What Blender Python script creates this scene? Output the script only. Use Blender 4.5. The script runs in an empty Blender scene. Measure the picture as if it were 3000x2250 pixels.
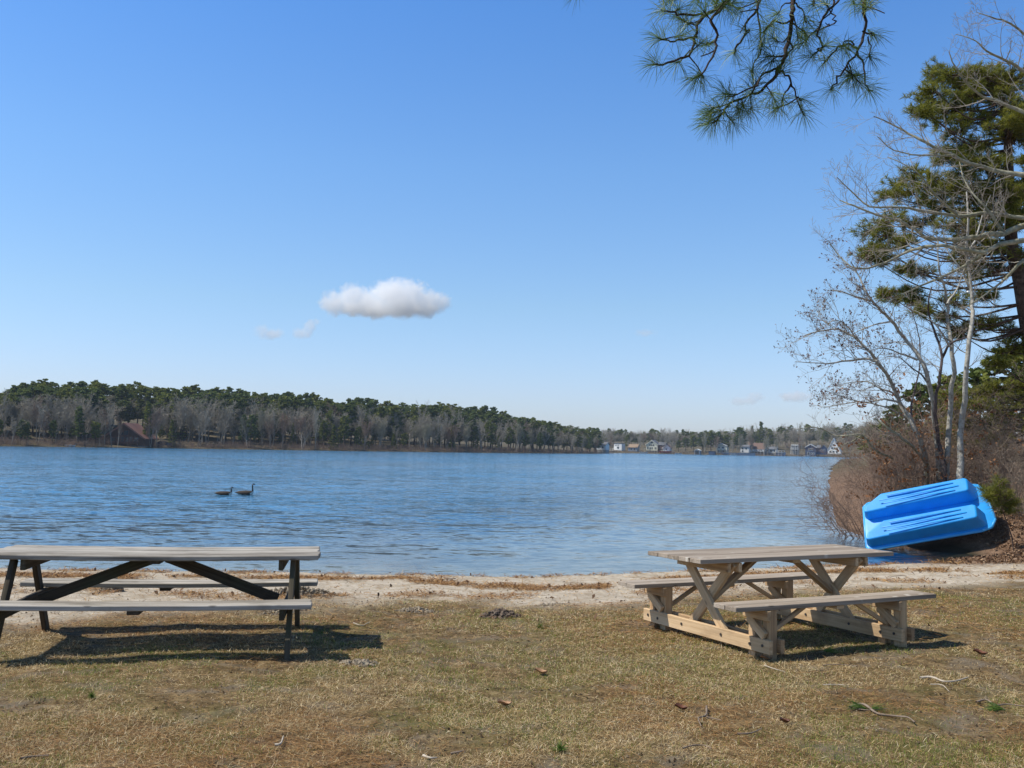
import bpy, bmesh, math, random
import numpy as np
from mathutils import Vector, Matrix
S = bpy.context.scene
C = S.collection
R = math.radians
rng = np.random.default_rng(7)
random.seed(11)
# ------------------------------------------------------------------ camera
CAM_H, FPX, PITCH, ROLL = 1.63, 2950.0, 0.063, 0.0195
_F = np.array([0, math.cos(PITCH), math.sin(PITCH)]); _R0 = np.array([1., 0, 0]); _U0 = np.cross(_R0, _F)
_R = math.cos(ROLL)*_R0 + math.sin(ROLL)*_U0
_U = -math.sin(ROLL)*_R0 + math.cos(ROLL)*_U0
cd = bpy.data.cameras.new("camera"); cam = bpy.data.objects.new("camera", cd); C.objects.link(cam)
cd.sensor_width = 36; cd.lens = FPX/3000*36; cd.clip_start = 0.1; cd.clip_end = 20000
cam.matrix_world = Matrix(((_R[0], _U[0], -_F[0], 0), (_R[1], _U[1], -_F[1], 0), (_R[2], _U[2], -_F[2], CAM_H), (0, 0, 0, 1)))
S.camera = cam
# ------------------------------------------------------------------ sky, sun, exposure
SUN_EL, SUN_AZ = 54.0, -94.5          # azimuth measured from +Y towards +X
w = bpy.data.worlds.new("World"); S.world = w; w.use_nodes = True
nt = w.node_tree; nt.nodes.clear()
sky = nt.nodes.new('ShaderNodeTexSky'); sky.sky_type = 'NISHITA'; sky.sun_disc = False
sky.sun_elevation = R(SUN_EL); sky.sun_rotation = R(SUN_AZ)
sky.air_density = 1.0; sky.dust_density = 0.6; sky.ozone_density = 1.6; sky.altitude = 0
bg = nt.nodes.new('ShaderNodeBackground'); bg.inputs['Strength'].default_value = 0.137
out = nt.nodes.new('ShaderNodeOutputWorld')
# sky pulled from yellow to blue; unseen zenith dimmed to deepen shadows
tcw = nt.nodes.new('ShaderNodeTexCoord'); sx = nt.nodes.new('ShaderNodeSeparateXYZ'); nt.links.new(tcw.outputs['Generated'], sx.inputs[0])
rw = nt.nodes.new('ShaderNodeValToRGB'); nt.links.new(sx.outputs[2], rw.inputs[0])
tints = [(0, (.82, .91, 1.27)), (.054, (.83, .92, 1.24)), (.139, (.82, .98, 1.16)), (.27, (.73, 1.03, 1.32)), (.41, (.56, .98, 1.44)), (.60, (.42, .60, .74)), (.85, (.30, .38, .44))]
while len(rw.color_ramp.elements) < len(tints): rw.color_ramp.elements.new(.5)
for e_, (p_, c_) in zip(rw.color_ramp.elements, tints): e_.position = p_; e_.color = (c_[0]/2, c_[1]/2, c_[2]/2, 1)
vm = nt.nodes.new('ShaderNodeVectorMath'); vm.operation = 'MULTIPLY'; nt.links.new(sky.outputs[0], vm.inputs[0]); nt.links.new(rw.outputs[0], vm.inputs[1])
vs_ = nt.nodes.new('ShaderNodeVectorMath'); vs_.operation = 'SCALE'; nt.links.new(vm.outputs[0], vs_.inputs[0]); vs_.inputs['Scale'].default_value = 2.0
nt.links.new(vs_.outputs[0], bg.inputs[0]); nt.links.new(bg.outputs[0], out.inputs[0])
sd = bpy.data.lights.new("sun", 'SUN'); sd.energy = 5.0; sd.angle = R(0.53); sd.color = (1.0, 0.95, 0.86)
sun = bpy.data.objects.new("sun", sd); C.objects.link(sun)
SUNV = Vector((math.sin(R(SUN_AZ))*math.cos(R(SUN_EL)), math.cos(R(SUN_AZ))*math.cos(R(SUN_EL)), math.sin(R(SUN_EL))))
sun.rotation_euler = (-SUNV).to_track_quat('-Z', 'Y').to_euler()
S.view_settings.view_transform = 'Standard'; S.view_settings.look = 'None'
S.view_settings.gamma = 1; S.view_settings.exposure = 0.0
S.cycles.volume_bounces = 24; S.cycles.max_bounces = 24; S.cycles.diffuse_bounces = 4; S.cycles.glossy_bounces = 4; S.cycles.transparent_max_bounces = 12
S.cycles.caustics_reflective = False; S.cycles.caustics_refractive = False

# ------------------------------------------------------------------ measuring helpers
ZW = -0.37                             # water level
def P(px, py, D):
    """point at depth y = D on the sight line measured at (px, py) in the 3000 px photograph"""
    d = _R*(px-1500)/FPX + _U*(1125-py)/FPX + _F
    t = D/d[1]; return np.array([d[0]*t, D, CAM_H + d[2]*t])
def G(px, py, z=0.0):
    d = _R*(px-1500)/FPX + _U*(1125-py)/FPX + _F
    t = (z-CAM_H)/d[2]; return np.array([d[0]*t, d[1]*t, z])
def hor(px): return 1311 + (px-1500)*0.0195
# ------------------------------------------------------------------ numpy noise
def _h(i, j, s):
    n = (i.astype(np.int64)*374761393 + j.astype(np.int64)*668265263 + s*1442695041) & 0xFFFFFFFF
    n = ((n ^ (n >> 13))*1274126177) & 0xFFFFFFFF
    return ((n ^ (n >> 16)) & 0xFFFF)/65535.0
def vnoise(x, y, s=0):
    xi = np.floor(x); yi = np.floor(y); fx = x-xi; fy = y-yi
    fx = fx*fx*(3-2*fx); fy = fy*fy*(3-2*fy)
    a = _h(xi, yi, s); b = _h(xi+1, yi, s); c = _h(xi, yi+1, s); d = _h(xi+1, yi+1, s)
    return (a*(1-fx)+b*fx)*(1-fy) + (c*(1-fx)+d*fx)*fy
def fbm(x, y, s=0, o=4):
    v = 0; a = 0.5
    for k in range(o): v = v + a*vnoise(x, y, s+k); x = x*2.03+11.3; y = y*2.03+5.7; a *= 0.5
    return v/(1-0.5**o)
def sst(a, b, x):
    t = np.clip((x-a)/(b-a), 0, 1); return t*t*(3-2*t)
# ------------------------------------------------------------------ lake outline and terrain
near_px = [(-500,1662),(0,1668),(400,1673),(900,1680),(1200,1687),(1500,1691),(1700,1688),(1850,1680),(2100,1669),(2300,1664),(2500,1659),
           (2700,1650),(2880,1640),(2925,1632),(2880,1621),(2800,1610),(2700,1602),(2600,1584),(2500,1562),(2455,1540),(2445,1500)]
LAKE = [tuple(G(a, b, ZW)[:2]) for a, b in near_px]
LAKE += [(15.5,49),(26,82),(48,150),(75,230),(125,380),(190,540),(228,640)]
far_px = [(2420,650),(2200,600),(2000,590),(1780,600),(1752,470),(1600,400),(1500,372),(1250,335),(1000,308),(750,290),(500,275),(250,255),(0,240),(-300,225)]
LAKE += [((a-1500)/FPX*D, D) for a, D in far_px]
LAKE += [(-230,190),(-260,100),(-190,45),(-100,26),(-40,17.5)]
LK = np.array(LAKE)
def shore(x, y):
    """signed distance to the lake edge, positive on land"""
    x = np.asarray(x, float).ravel(); y = np.asarray(y, float).ravel()
    best = np.full(x.shape, 1e9); ins = np.zeros(x.shape, bool)
    n = len(LK)
    for i in range(n):
        ax, ay = LK[i]; bx, by = LK[(i+1) % n]
        dx, dy = bx-ax, by-ay
        t = np.clip(((x-ax)*dx+(y-ay)*dy)/(dx*dx+dy*dy), 0, 1)
        best = np.minimum(best, np.hypot(x-ax-t*dx, y-ay-t*dy))
        if ay != by:
            c = ((ay > y) != (by > y)) & (x < dx*(y-ay)/dy+ax); ins ^= c
    return np.where(ins, -best, best)
edge_px = [(-300,1865),(0,1850),(200,1835),(450,1828),(700,1812),(900,1800),(1200,1775),(1400,1772),(1600,1790),(1750,1800),(1900,1788),(2100,1745),(2400,1728),(2700,1716),(3000,1708),(3300,1700)]
_E = np.array([G(a, b, -0.08)[:2] for a, b in edge_px])
def lawn(x, y): return np.interp(x, _E[:,0], _E[:,1]) - y + (fbm(x*1.3, y*1.3, 40)-.5)*1.6
_rp = ([-900,0,150,600,1000,1500,1740,1800,2000,2200,2400,2700,3200],[6,5.5,6,5.5,4,3.5,2.5,4,4.5,5,7,6,5])
def terrain(x, y, fine=True):
    x = np.asarray(x, float); y = np.asarray(y, float); sh = x.shape
    d = shore(x, y).reshape(sh)
    near = y < 34
    bank = sst(7.2, 9.5, x)*sst(18.0, 21.5, y)                     # leaf-littered bank beside the boat
    beach = np.interp(d, [-400,-60,-20,-6,-2,0,.5,1.6,3.2,5,7], [-5,-4,-1.7,-.75,-.30,0,.07,.14,.23,.32,.37]) + ZW
    steep = np.interp(d, [-400,-60,-20,-4,0,.8,2.5,6,20], [-5,-4,-2.5,-.9,0,.28,.5,.8,1.2]) + ZW
    px = 1500 + FPX*x/np.maximum(y, 1)
    rid = np.interp(px, *_rp)
    far = np.where(d > 0, np.minimum(d*.09, 1.2) + rid*sst(8, 75, d) + np.interp(px, [1650,1800,2350,2450], [7.5,0,0,4])*sst(70, 150, d) + np.interp(px, [1650,1800], [0,7])*sst(150, 260, d), np.interp(d, [-60,0], [-3,0])) + ZW
    z = beach*(1-bank) + steep*bank
    k = sst(60, 120, y)
    z = z*(1-k) + far*k
    if fine:
        lw = lawn(x, y)
        a = sst(0, .8, d)*sst(40, 30, y)
        z = z + a*((fbm(x*2.2, y*2.2, 3)-.5)*.05 + (fbm(x*9, y*9, 9, 3)-.5)*.022 + (fbm(x*.5, y*.5, 21, 2)-.5)*.06*sst(1,4,d))
        z = z + sst(.5,.0,np.abs(lw))*a*(fbm(x*5, y*5, 14, 3)-.35)*.07      # ragged lip where turf gives way to sand
        z = z + bank*sst(.3,2,d)*(fbm(x*1.7, y*1.7, 31)-.5)*.35 + .5*np.exp(-((x-10.3)**2/1.2+(y-22.0)**2/.8))
    return z, d
def ground_z(x, y):
    z, d = terrain(np.array([float(x)]), np.array([float(y)])); return float(z[0])

# ------------------------------------------------------------------ materials
MATS = {}
def new_mat(name):
    m = bpy.data.materials.new(name); m.use_nodes = True; MATS[name] = m
    nt = m.node_tree; b = nt.nodes['Principled BSDF']; return m, nt, b
def N(nt, t, **kw):
    n = nt.nodes.new(t)
    for k, v in kw.items():
        if k in n.inputs.keys(): n.inputs[k].default_value = v
        else: setattr(n, k, v)
    return n
def ramp(nt, fac, stops, interp='LINEAR'):
    r = nt.nodes.new('ShaderNodeValToRGB'); r.color_ramp.interpolation = interp
    e = r.color_ramp.elements
    while len(e) < len(stops): e.new(.5)
    for i, (p, c) in enumerate(stops):
        e[i].position = p; e[i].color = (*c, 1) if len(c) == 3 else c
    nt.links.new(fac, r.inputs[0]); return r.outputs[0]
def mixc(nt, f, a, b, mode='MIX'):
    m = nt.nodes.new('ShaderNodeMix'); m.data_type = 'RGBA'; m.blend_type = mode
    for s, v in ((m.inputs[0], f), (m.inputs[6], a), (m.inputs[7], b)):
        if hasattr(v, 'is_linked') or hasattr(v, 'links'): nt.links.new(v, s)
        elif isinstance(v, (int, float)): s.default_value = v
        else: s.default_value = (*v, 1)
    return m.outputs[2]
def math_(nt, op, a, b=None, c=None, clamp=False):
    m = nt.nodes.new('ShaderNodeMath'); m.operation = op; m.use_clamp = clamp
    for s, v in zip(m.inputs, (a, b, c)):
        if v is None: continue
        if isinstance(v, (int, float)): s.default_value = v
        else: nt.links.new(v, s)
    return m.outputs[0]
def mrange(nt, v, a, b, c=0., d=1., smooth=False):
    m = nt.nodes.new('ShaderNodeMapRange'); m.interpolation_type = 'SMOOTHSTEP' if smooth else 'LINEAR'
    nt.links.new(v, m.inputs[0])
    for i, q in enumerate((a, b, c, d)): m.inputs[i+1].default_value = q
    return m.outputs[0]
def noise(nt, co, scale, detail=4, rough=.55, dist=0.):
    n = N(nt, 'ShaderNodeTexNoise'); n.inputs['Scale'].default_value = scale; n.inputs['Detail'].default_value = detail
    n.inputs['Roughness'].default_value = rough; n.inputs['Distortion'].default_value = dist
    nt.links.new(co, n.inputs['Vector']); return n.outputs['Fac']
def mapping(nt, co, scale=(1,1,1), rot=(0,0,0), loc=(0,0,0)):
    m = N(nt, 'ShaderNodeMapping'); m.inputs['Scale'].default_value = scale; m.inputs['Rotation'].default_value = rot; m.inputs['Location'].default_value = loc
    nt.links.new(co, m.inputs[0]); return m.outputs[0]
def coord(nt, which='Object'): return nt.nodes.new('ShaderNodeTexCoord').outputs[which]
def bump(nt, b, h, strength=.3, dist=.01):
    n = N(nt, 'ShaderNodeBump'); n.inputs['Strength'].default_value = strength; n.inputs['Distance'].default_value = dist
    nt.links.new(h, n.inputs['Height']); nt.links.new(n.outputs[0], b.inputs['Normal']); return n
def simple(name, cols, scale=8, rough=.8, bs=.25, bd=.01, spec=.3, which='Object', stretch=(1,1,1), metallic=0, trans=0):
    m, nt, b = new_mat(name); co = mapping(nt, coord(nt, which), stretch)
    f = noise(nt, co, scale, 5, .6)
    k = len(cols); st = [(.3+.4*i/max(1, k-1), c) for i, c in enumerate(cols)]
    nt.links.new(ramp(nt, f, st), b.inputs['Base Color'])
    b.inputs['Roughness'].default_value = rough; b.inputs['Specular IOR Level'].default_value = spec; b.inputs['Metallic'].default_value = metallic
    if bs: bump(nt, b, f, bs, bd)
    return m
def attr_mat(name, stops, rough=.7, spec=.25, trans=0.0, attr='tint'):
    """colour picked by a per-blade / per-leaf random value stored on the mesh"""
    m, nt, b = new_mat(name); a = N(nt, 'ShaderNodeAttribute'); a.attribute_name = attr
    c = ramp(nt, a.outputs['Fac'], stops); nt.links.new(c, b.inputs['Base Color'])
    b.inputs['Roughness'].default_value = rough; b.inputs['Specular IOR Level'].default_value = spec
    if trans:
        t = N(nt, 'ShaderNodeBsdfTranslucent'); nt.links.new(c, t.inputs[0])
        mx = N(nt, 'ShaderNodeMixShader'); mx.inputs[0].default_value = trans
        nt.links.new(b.outputs[0], mx.inputs[1]); nt.links.new(t.outputs[0], mx.inputs[2])
        nt.links.new(mx.outputs[0], nt.nodes['Material Output'].inputs[0])
    return m
def wood(name, light, mid, dark, rough=.8, grain=1.0, spots=None, stain=None):
    m, nt, b = new_mat(name)
    tc = coord(nt); oi = N(nt, 'ShaderNodeObjectInfo')
    off = N(nt, 'ShaderNodeVectorMath', operation='MULTIPLY_ADD')
    cm = N(nt, 'ShaderNodeCombineXYZ'); nt.links.new(oi.outputs['Random'], cm.inputs[0]); nt.links.new(oi.outputs['Random'], cm.inputs[1])
    nt.links.new(cm.outputs[0], off.inputs[0]); off.inputs[1].default_value = (40, 40, 40); nt.links.new(tc, off.inputs[2])
    co = off.outputs[0]
    g = noise(nt, mapping(nt, co, (1.6*grain, 55*grain, 55*grain)), 1, 6, .65, .4)
    f2 = noise(nt, mapping(nt, co, (.9, 7, 7)), 1, 4, .6)
    a = N(nt, 'ShaderNodeAttribute'); a.attribute_name = 'board'
    v = math_(nt, 'ADD', math_(nt, 'MULTIPLY', g, .6), math_(nt, 'MULTIPLY', f2, .4))
    v = math_(nt, 'ADD', v, math_(nt, 'MULTIPLY', math_(nt, 'SUBTRACT', a.outputs['Fac'], .5), .16))
    c = ramp(nt, v, [(.30, dark), (.47, mid), (.66, light)])
    kn = N(nt, 'ShaderNodeTexVoronoi'); kn.inputs['Scale'].default_value = 1.0
    nt.links.new(mapping(nt, co, (3.2, 9, 9)), kn.inputs['Vector'])
    knot = mrange(nt, kn.outputs['Distance'], .05, .14, 1, 0, True)
    c = mixc(nt, math_(nt, 'MULTIPLY', knot, .6), c, tuple(q*.45 for q in dark))
    if spots:
        vs = N(nt, 'ShaderNodeTexVoronoi'); vs.inputs['Scale'].default_value = 1; nt.links.new(mapping(nt, co, (4.2, 8.5, 3), (0,0,0), (3,1,0)), vs.inputs['Vector'])
        c = mixc(nt, mrange(nt, vs.outputs['Distance'], .09, .16, .75, 0), c, spots)
        sc = noise(nt, mapping(nt, co, (6, 40, 3), (0,0,.5)), 1, 5, .7)
        c = mixc(nt, mrange(nt, sc, .64, .72, 0, .5), c, spots)
    if stain:
        st = noise(nt, mapping(nt, co, (2.5, 4, 4)), 1, 4, .6)
        c = mixc(nt, mrange(nt, st, .5, .68, 0, .65), c, stain)
    nt.links.new(c, b.inputs['Base Color']); b.inputs['Roughness'].default_value = rough; b.inputs['Specular IOR Level'].default_value = .25
    bump(nt, b, g, .55, .004); return m

# ------------------------------------------------------------------ object helpers
def link(o, parent=None):
    C.objects.link(o)
    if parent: o.parent = parent
    return o
def tag(o, label=None, cat=None, group=None, kind=None):
    if label: o['label'] = label
    if cat: o['category'] = cat
    if group: o['group'] = group
    if kind: o['kind'] = kind
    return o
def empty(name, loc=(0,0,0), label=None, cat=None, group=None, rz=0):
    o = bpy.data.objects.new(name, None); o.location = loc; o.rotation_euler = (0,0,rz); o.empty_display_size = .2
    link(o); return tag(o, label, cat, group)
def soup(name, V, F, mat, parent=None, tint=None, smooth=False, attrs=None, me_only=False):
    """V (n,3) float, F (m,k) int -> mesh object; tint per vertex"""
    V = np.asarray(V, np.float32); F = np.asarray(F, np.int32); k = F.shape[1]
    me = bpy.data.meshes.new(name); me.vertices.add(len(V)); me.vertices.foreach_set('co', V.ravel())
    me.loops.add(F.size); me.loops.foreach_set('vertex_index', F.ravel())
    me.polygons.add(len(F)); me.polygons.foreach_set('loop_start', np.arange(0, F.size, k, dtype=np.int32))
    me.polygons.foreach_set('loop_total', np.full(len(F), k, np.int32))
    if smooth: me.polygons.foreach_set('use_smooth', np.ones(len(F), bool))
    A = dict(attrs or {})
    if tint is not None: A['tint'] = tint
    for n, v in A.items():
        at = me.attributes.new(n, 'FLOAT', 'POINT'); at.data.foreach_set('value', np.asarray(v, np.float32))
    me.materials.append(mat); me.update(calc_edges=True)
    if me_only: return me
    o = bpy.data.objects.new(name, me); return link(o, parent)
def frames(d):
    d = d/np.maximum(np.linalg.norm(d, axis=1, keepdims=True), 1e-9)
    up = np.where(np.abs(d[:, 2:3]) > .9, np.array([[1., 0, 0]]), np.array([[0, 0, 1.]]))
    u = np.cross(d, up); u /= np.maximum(np.linalg.norm(u, axis=1, keepdims=True), 1e-9); return d, u, np.cross(d, u)
def seg_mesh(segs, n=3):
    """segments (p0,p1,r0,r1) -> open prisms"""
    A = np.array([(*a, *b, r, s) for a, b, r, s in segs], float)
    p0, p1, r0, r1 = A[:, :3], A[:, 3:6], A[:, 6], A[:, 7]
    d, u, v = frames(p1-p0)
    an = np.arange(n)*2*np.pi/n
    ring = u[:, None, :]*np.cos(an)[None, :, None] + v[:, None, :]*np.sin(an)[None, :, None]
    a = p0[:, None, :] + ring*r0[:, None, None]; b = p1[:, None, :] + ring*r1[:, None, None]
    V = np.concatenate([a, b], 1).reshape(-1, 3)
    i = np.arange(n); j = (i+1) % n
    f = np.stack([i, j, j+n, i+n], 1)
    F = (f[None] + (np.arange(len(A))*2*n)[:, None, None]).reshape(-1, 4)
    return V, F
def cat_soup(parts):
    Vs, Fs, o = [], [], 0
    for V, F in parts: Vs.append(V); Fs.append(F+o); o += len(V)
    return np.concatenate(Vs), np.concatenate(Fs)
def rod_chain(pts, radii, n=8):
    """one continuous tube"""
    pts = np.array(pts, float); radii = np.array(radii, float); m = len(pts)
    t = np.gradient(pts, axis=0); t /= np.linalg.norm(t, axis=1, keepdims=True)
    u = np.zeros_like(t); ref = np.array([0, 0, 1.]) if abs(t[0][2]) < .9 else np.array([1., 0, 0])
    for i in range(m):
        q = np.cross(t[i], ref); q /= np.linalg.norm(q); u[i] = q; ref = np.cross(q, t[i])
    v = np.cross(t, u); an = np.arange(n)*2*np.pi/n
    V = (pts[:, None] + (u[:, None]*np.cos(an)[None, :, None] + v[:, None]*np.sin(an)[None, :, None])*radii[:, None, None]).reshape(-1, 3)
    F = [[i*n+j, i*n+(j+1) % n, (i+1)*n+(j+1) % n, (i+1)*n+j] for i in range(m-1) for j in range(n)]
    return V, np.array(F)
def catmull(pts, k=4):
    pts = np.array(pts, float)
    if len(pts) < 3: return pts
    P_ = np.vstack([2*pts[0]-pts[1], pts, 2*pts[-1]-pts[-2]]); o = []
    for i in range(1, len(P_)-2):
        a, b, c, d = P_[i-1:i+3]
        for s in range(k):
            t = s/k; o.append(.5*((2*b)+(-a+c)*t+(2*a-5*b+4*c-d)*t*t+(-a+3*b-3*c+d)*t**3))
    o.append(pts[-1]); return np.array(o)
class MB:
    """boxes, prisms and tubes collected in one mesh"""
    def __init__(s): s.v = []; s.f = []; s.m = []
    def add(s, V, F, m=0):
        o = len(s.v); s.v += [tuple(map(float, q)) for q in V]; s.f += [[int(i)+o for i in f] for f in F]; s.m += [m]*len(F); return s
    def box(s, c, size, M=None, m=0, taper=1.0):
        x, y, z = (q/2 for q in size); V = []
        for k in (-z, z):
            t = taper if k > 0 else 1
            V += [(-x*t, -y*t, k), (x*t, -y*t, k), (x*t, y*t, k), (-x*t, y*t, k)]
        V = [Vector(q) for q in V]
        if M: V = [M @ q for q in V]
        V = [q+Vector(c) for q in V]
        return s.add(V, [(3,2,1,0),(4,5,6,7),(0,1,5,4),(1,2,6,5),(2,3,7,6),(3,0,4,7)], m)
    def span(s, x0, x1, y0, y1, z0, z1, m=0): return s.box(((x0+x1)/2, (y0+y1)/2, (z0+z1)/2), (abs(x1-x0), abs(y1-y0), abs(z1-z0)), None, m)
    def poly(s, pts, ex, m=0):
        """prism: polygon pts extruded by vector ex"""
        n = len(pts); a = [Vector(p) for p in pts]; b = [p+Vector(ex) for p in a]
        return s.add(a+b, [list(range(n))[::-1], [i+n for i in range(n)]] + [[i, (i+1) % n, (i+1) % n+n, i+n] for i in range(n)], m)
    def tube(s, pts, r, n=8, m=0):
        rr = r if hasattr(r, '__len__') else [r]*len(pts); V, F = rod_chain(pts, rr, n); s.add(V, F, m)
        o = len(s.v)-len(V); s.f.append([o+i for i in range(n)][::-1]); s.f.append([o+(len(pts)-1)*n+i for i in range(n)]); s.m += [m, m]; return s
    def build(s, name, mats, parent=None, bevel=0, smooth=False, segs=2):
        if not isinstance(mats, (list, tuple)): mats = [mats]
        me = bpy.data.meshes.new(name); me.from_pydata(s.v, [], s.f)
        for m in mats: me.materials.append(m)
        for p, k in zip(me.polygons, s.m): p.material_index = k; p.use_smooth = smooth
        bm = bmesh.new(); bm.from_mesh(me); bmesh.ops.recalc_face_normals(bm, faces=bm.faces)
        if bevel: bmesh.ops.bevel(bm, geom=bm.edges[:], offset=bevel, segments=segs, affect='EDGES', profile=.6)
        bm.to_mesh(me); bm.free(); me.update()
        o = bpy.data.objects.new(name, me); return link(o, parent)
def copy_tree(o, parent=None):
    c = o.copy(); C.objects.link(c); c.parent = parent
    for ch in list(o.children): copy_tree(ch, c)
    return c
# ------------------------------------------------------------------ ground and water
def axis(core0, core1, step, lo, hi, growth=1.12, cap=1e9, capto=0):
    a = list(np.arange(core0, core1+1e-6, step)); s = step; x = a[-1]
    def nxt(s, d): s2 = s*growth; return min(s2, cap) if d < capto else s2
    while x < hi: s = nxt(s, abs(x)); x += s; a.append(x)
    s = step; x = a[0]; L = []
    while x > lo: s = nxt(s, abs(x)); x -= s; L.append(x)
    return np.array(L[::-1]+a)
def grid_faces(nx, ny):
    i = np.arange(nx-1); j = np.arange(ny-1); I, J = np.meshgrid(i, j); a = (J*nx+I).ravel()
    return np.stack([a, a+1, a+nx+1, a+nx], 1)
def ground_material():
    m, nt, b = new_mat('ground')
    co = coord(nt)
    sh = N(nt, 'ShaderNodeAttribute'); sh.attribute_name = 'shore'; sh = sh.outputs['Fac']
    lw = N(nt, 'ShaderNodeAttribute'); lw.attribute_name = 'lawn'; lw = lw.outputs['Fac']
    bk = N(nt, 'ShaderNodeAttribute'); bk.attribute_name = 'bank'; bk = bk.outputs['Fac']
    n1 = noise(nt, co, 1.1, 6, .62); n2 = noise(nt, co, 7, 6, .7); n3 = noise(nt, co, 60, 4, .7); n4 = noise(nt, co, 2.6, 5, .6, .6)
    dirt = ramp(nt, math_(nt, 'ADD', math_(nt, 'MULTIPLY', n2, .55), math_(nt, 'MULTIPLY', n3, .45)),
                [(.34, (.035, .023, .010)), (.48, (.125, .084, .038)), (.60, (.28, .20, .10)), (.72, (.44, .345, .20))])
    dirt = mixc(nt, mrange(nt, n4, .50, .66, 0, .75), dirt, (.185, .155, .118))       # bare grey soil patches
    dirt = mixc(nt, mrange(nt, n1, .50, .68, 0, .55), dirt, (.105, .110, .028))       # thin green
    sand = ramp(nt, math_(nt, 'ADD', math_(nt, 'MULTIPLY', n2, .5), math_(nt, 'MULTIPLY', n3, .5)),
                [(.30, (.22, .175, .125)), (.45, (.43, .365, .28)), (.62, (.59, .52, .42))])
    sand = mixc(nt, mrange(nt, n4, .46, .64, 0, .55), sand, (.27, .205, .13))
    wet = mrange(nt, sh, .05, .5, 1, 0, True)
    sand = mixc(nt, math_(nt, 'MULTIPLY', wet, .45), sand, (.20, .155, .105))
    e = math_(nt, 'ADD', lw, math_(nt, 'MULTIPLY', math_(nt, 'SUBTRACT', n2, .5), 1.1))
    c = mixc(nt, mrange(nt, e, -.75, .55, 0, 1, True), sand, dirt)
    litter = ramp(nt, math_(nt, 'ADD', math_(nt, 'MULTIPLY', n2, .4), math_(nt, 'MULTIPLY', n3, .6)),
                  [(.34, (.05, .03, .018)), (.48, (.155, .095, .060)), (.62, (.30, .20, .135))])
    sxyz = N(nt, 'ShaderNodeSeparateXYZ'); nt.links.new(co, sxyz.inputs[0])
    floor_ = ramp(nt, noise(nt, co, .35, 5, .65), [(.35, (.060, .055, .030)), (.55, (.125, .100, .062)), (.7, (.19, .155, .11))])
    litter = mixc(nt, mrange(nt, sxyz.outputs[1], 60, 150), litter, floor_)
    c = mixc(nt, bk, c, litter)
    # under water: sand, then darker with depth
    bed = mixc(nt, mrange(nt, n1, .42, .6, 0, 1), (.44, .37, .27), (.30, .25, .17))
    bed = mixc(nt, mrange(nt, sh, -6, -22, 0, 1, True), bed, (.05, .07, .06))
    bed = mixc(nt, bk, bed, (.045, .036, .022))  # inlet bed by the boat: tannin brown with shade painted into the colour
    c = mixc(nt, mrange(nt, sh, -.02, -.3, 0, 1), c, bed)
    nt.links.new(c, b.inputs['Base Color']); b.inputs['Roughness'].default_value = .95; b.inputs['Specular IOR Level'].default_value = .12
    h = math_(nt, 'ADD', math_(nt, 'MULTIPLY', n2, .6), math_(nt, 'MULTIPLY', n3, .4))
    bump(nt, b, h, .8, .03)
    return m
xs = axis(-7.5, 8.5, .045, -3500, 3500, 1.14, 6, 400); ys = axis(3.4, 17.5, .045, -60, 3500, 1.10, 5, 760)
X, Y = np.meshgrid(xs, ys); Z, Dd = terrain(X, Y)
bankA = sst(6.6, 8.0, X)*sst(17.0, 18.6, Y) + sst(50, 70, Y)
gm = ground_material()
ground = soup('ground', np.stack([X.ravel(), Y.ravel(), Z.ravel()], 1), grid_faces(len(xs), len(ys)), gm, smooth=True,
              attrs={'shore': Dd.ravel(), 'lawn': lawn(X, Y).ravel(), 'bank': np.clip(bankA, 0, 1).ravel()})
ground['kind'] = 'structure'

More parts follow.
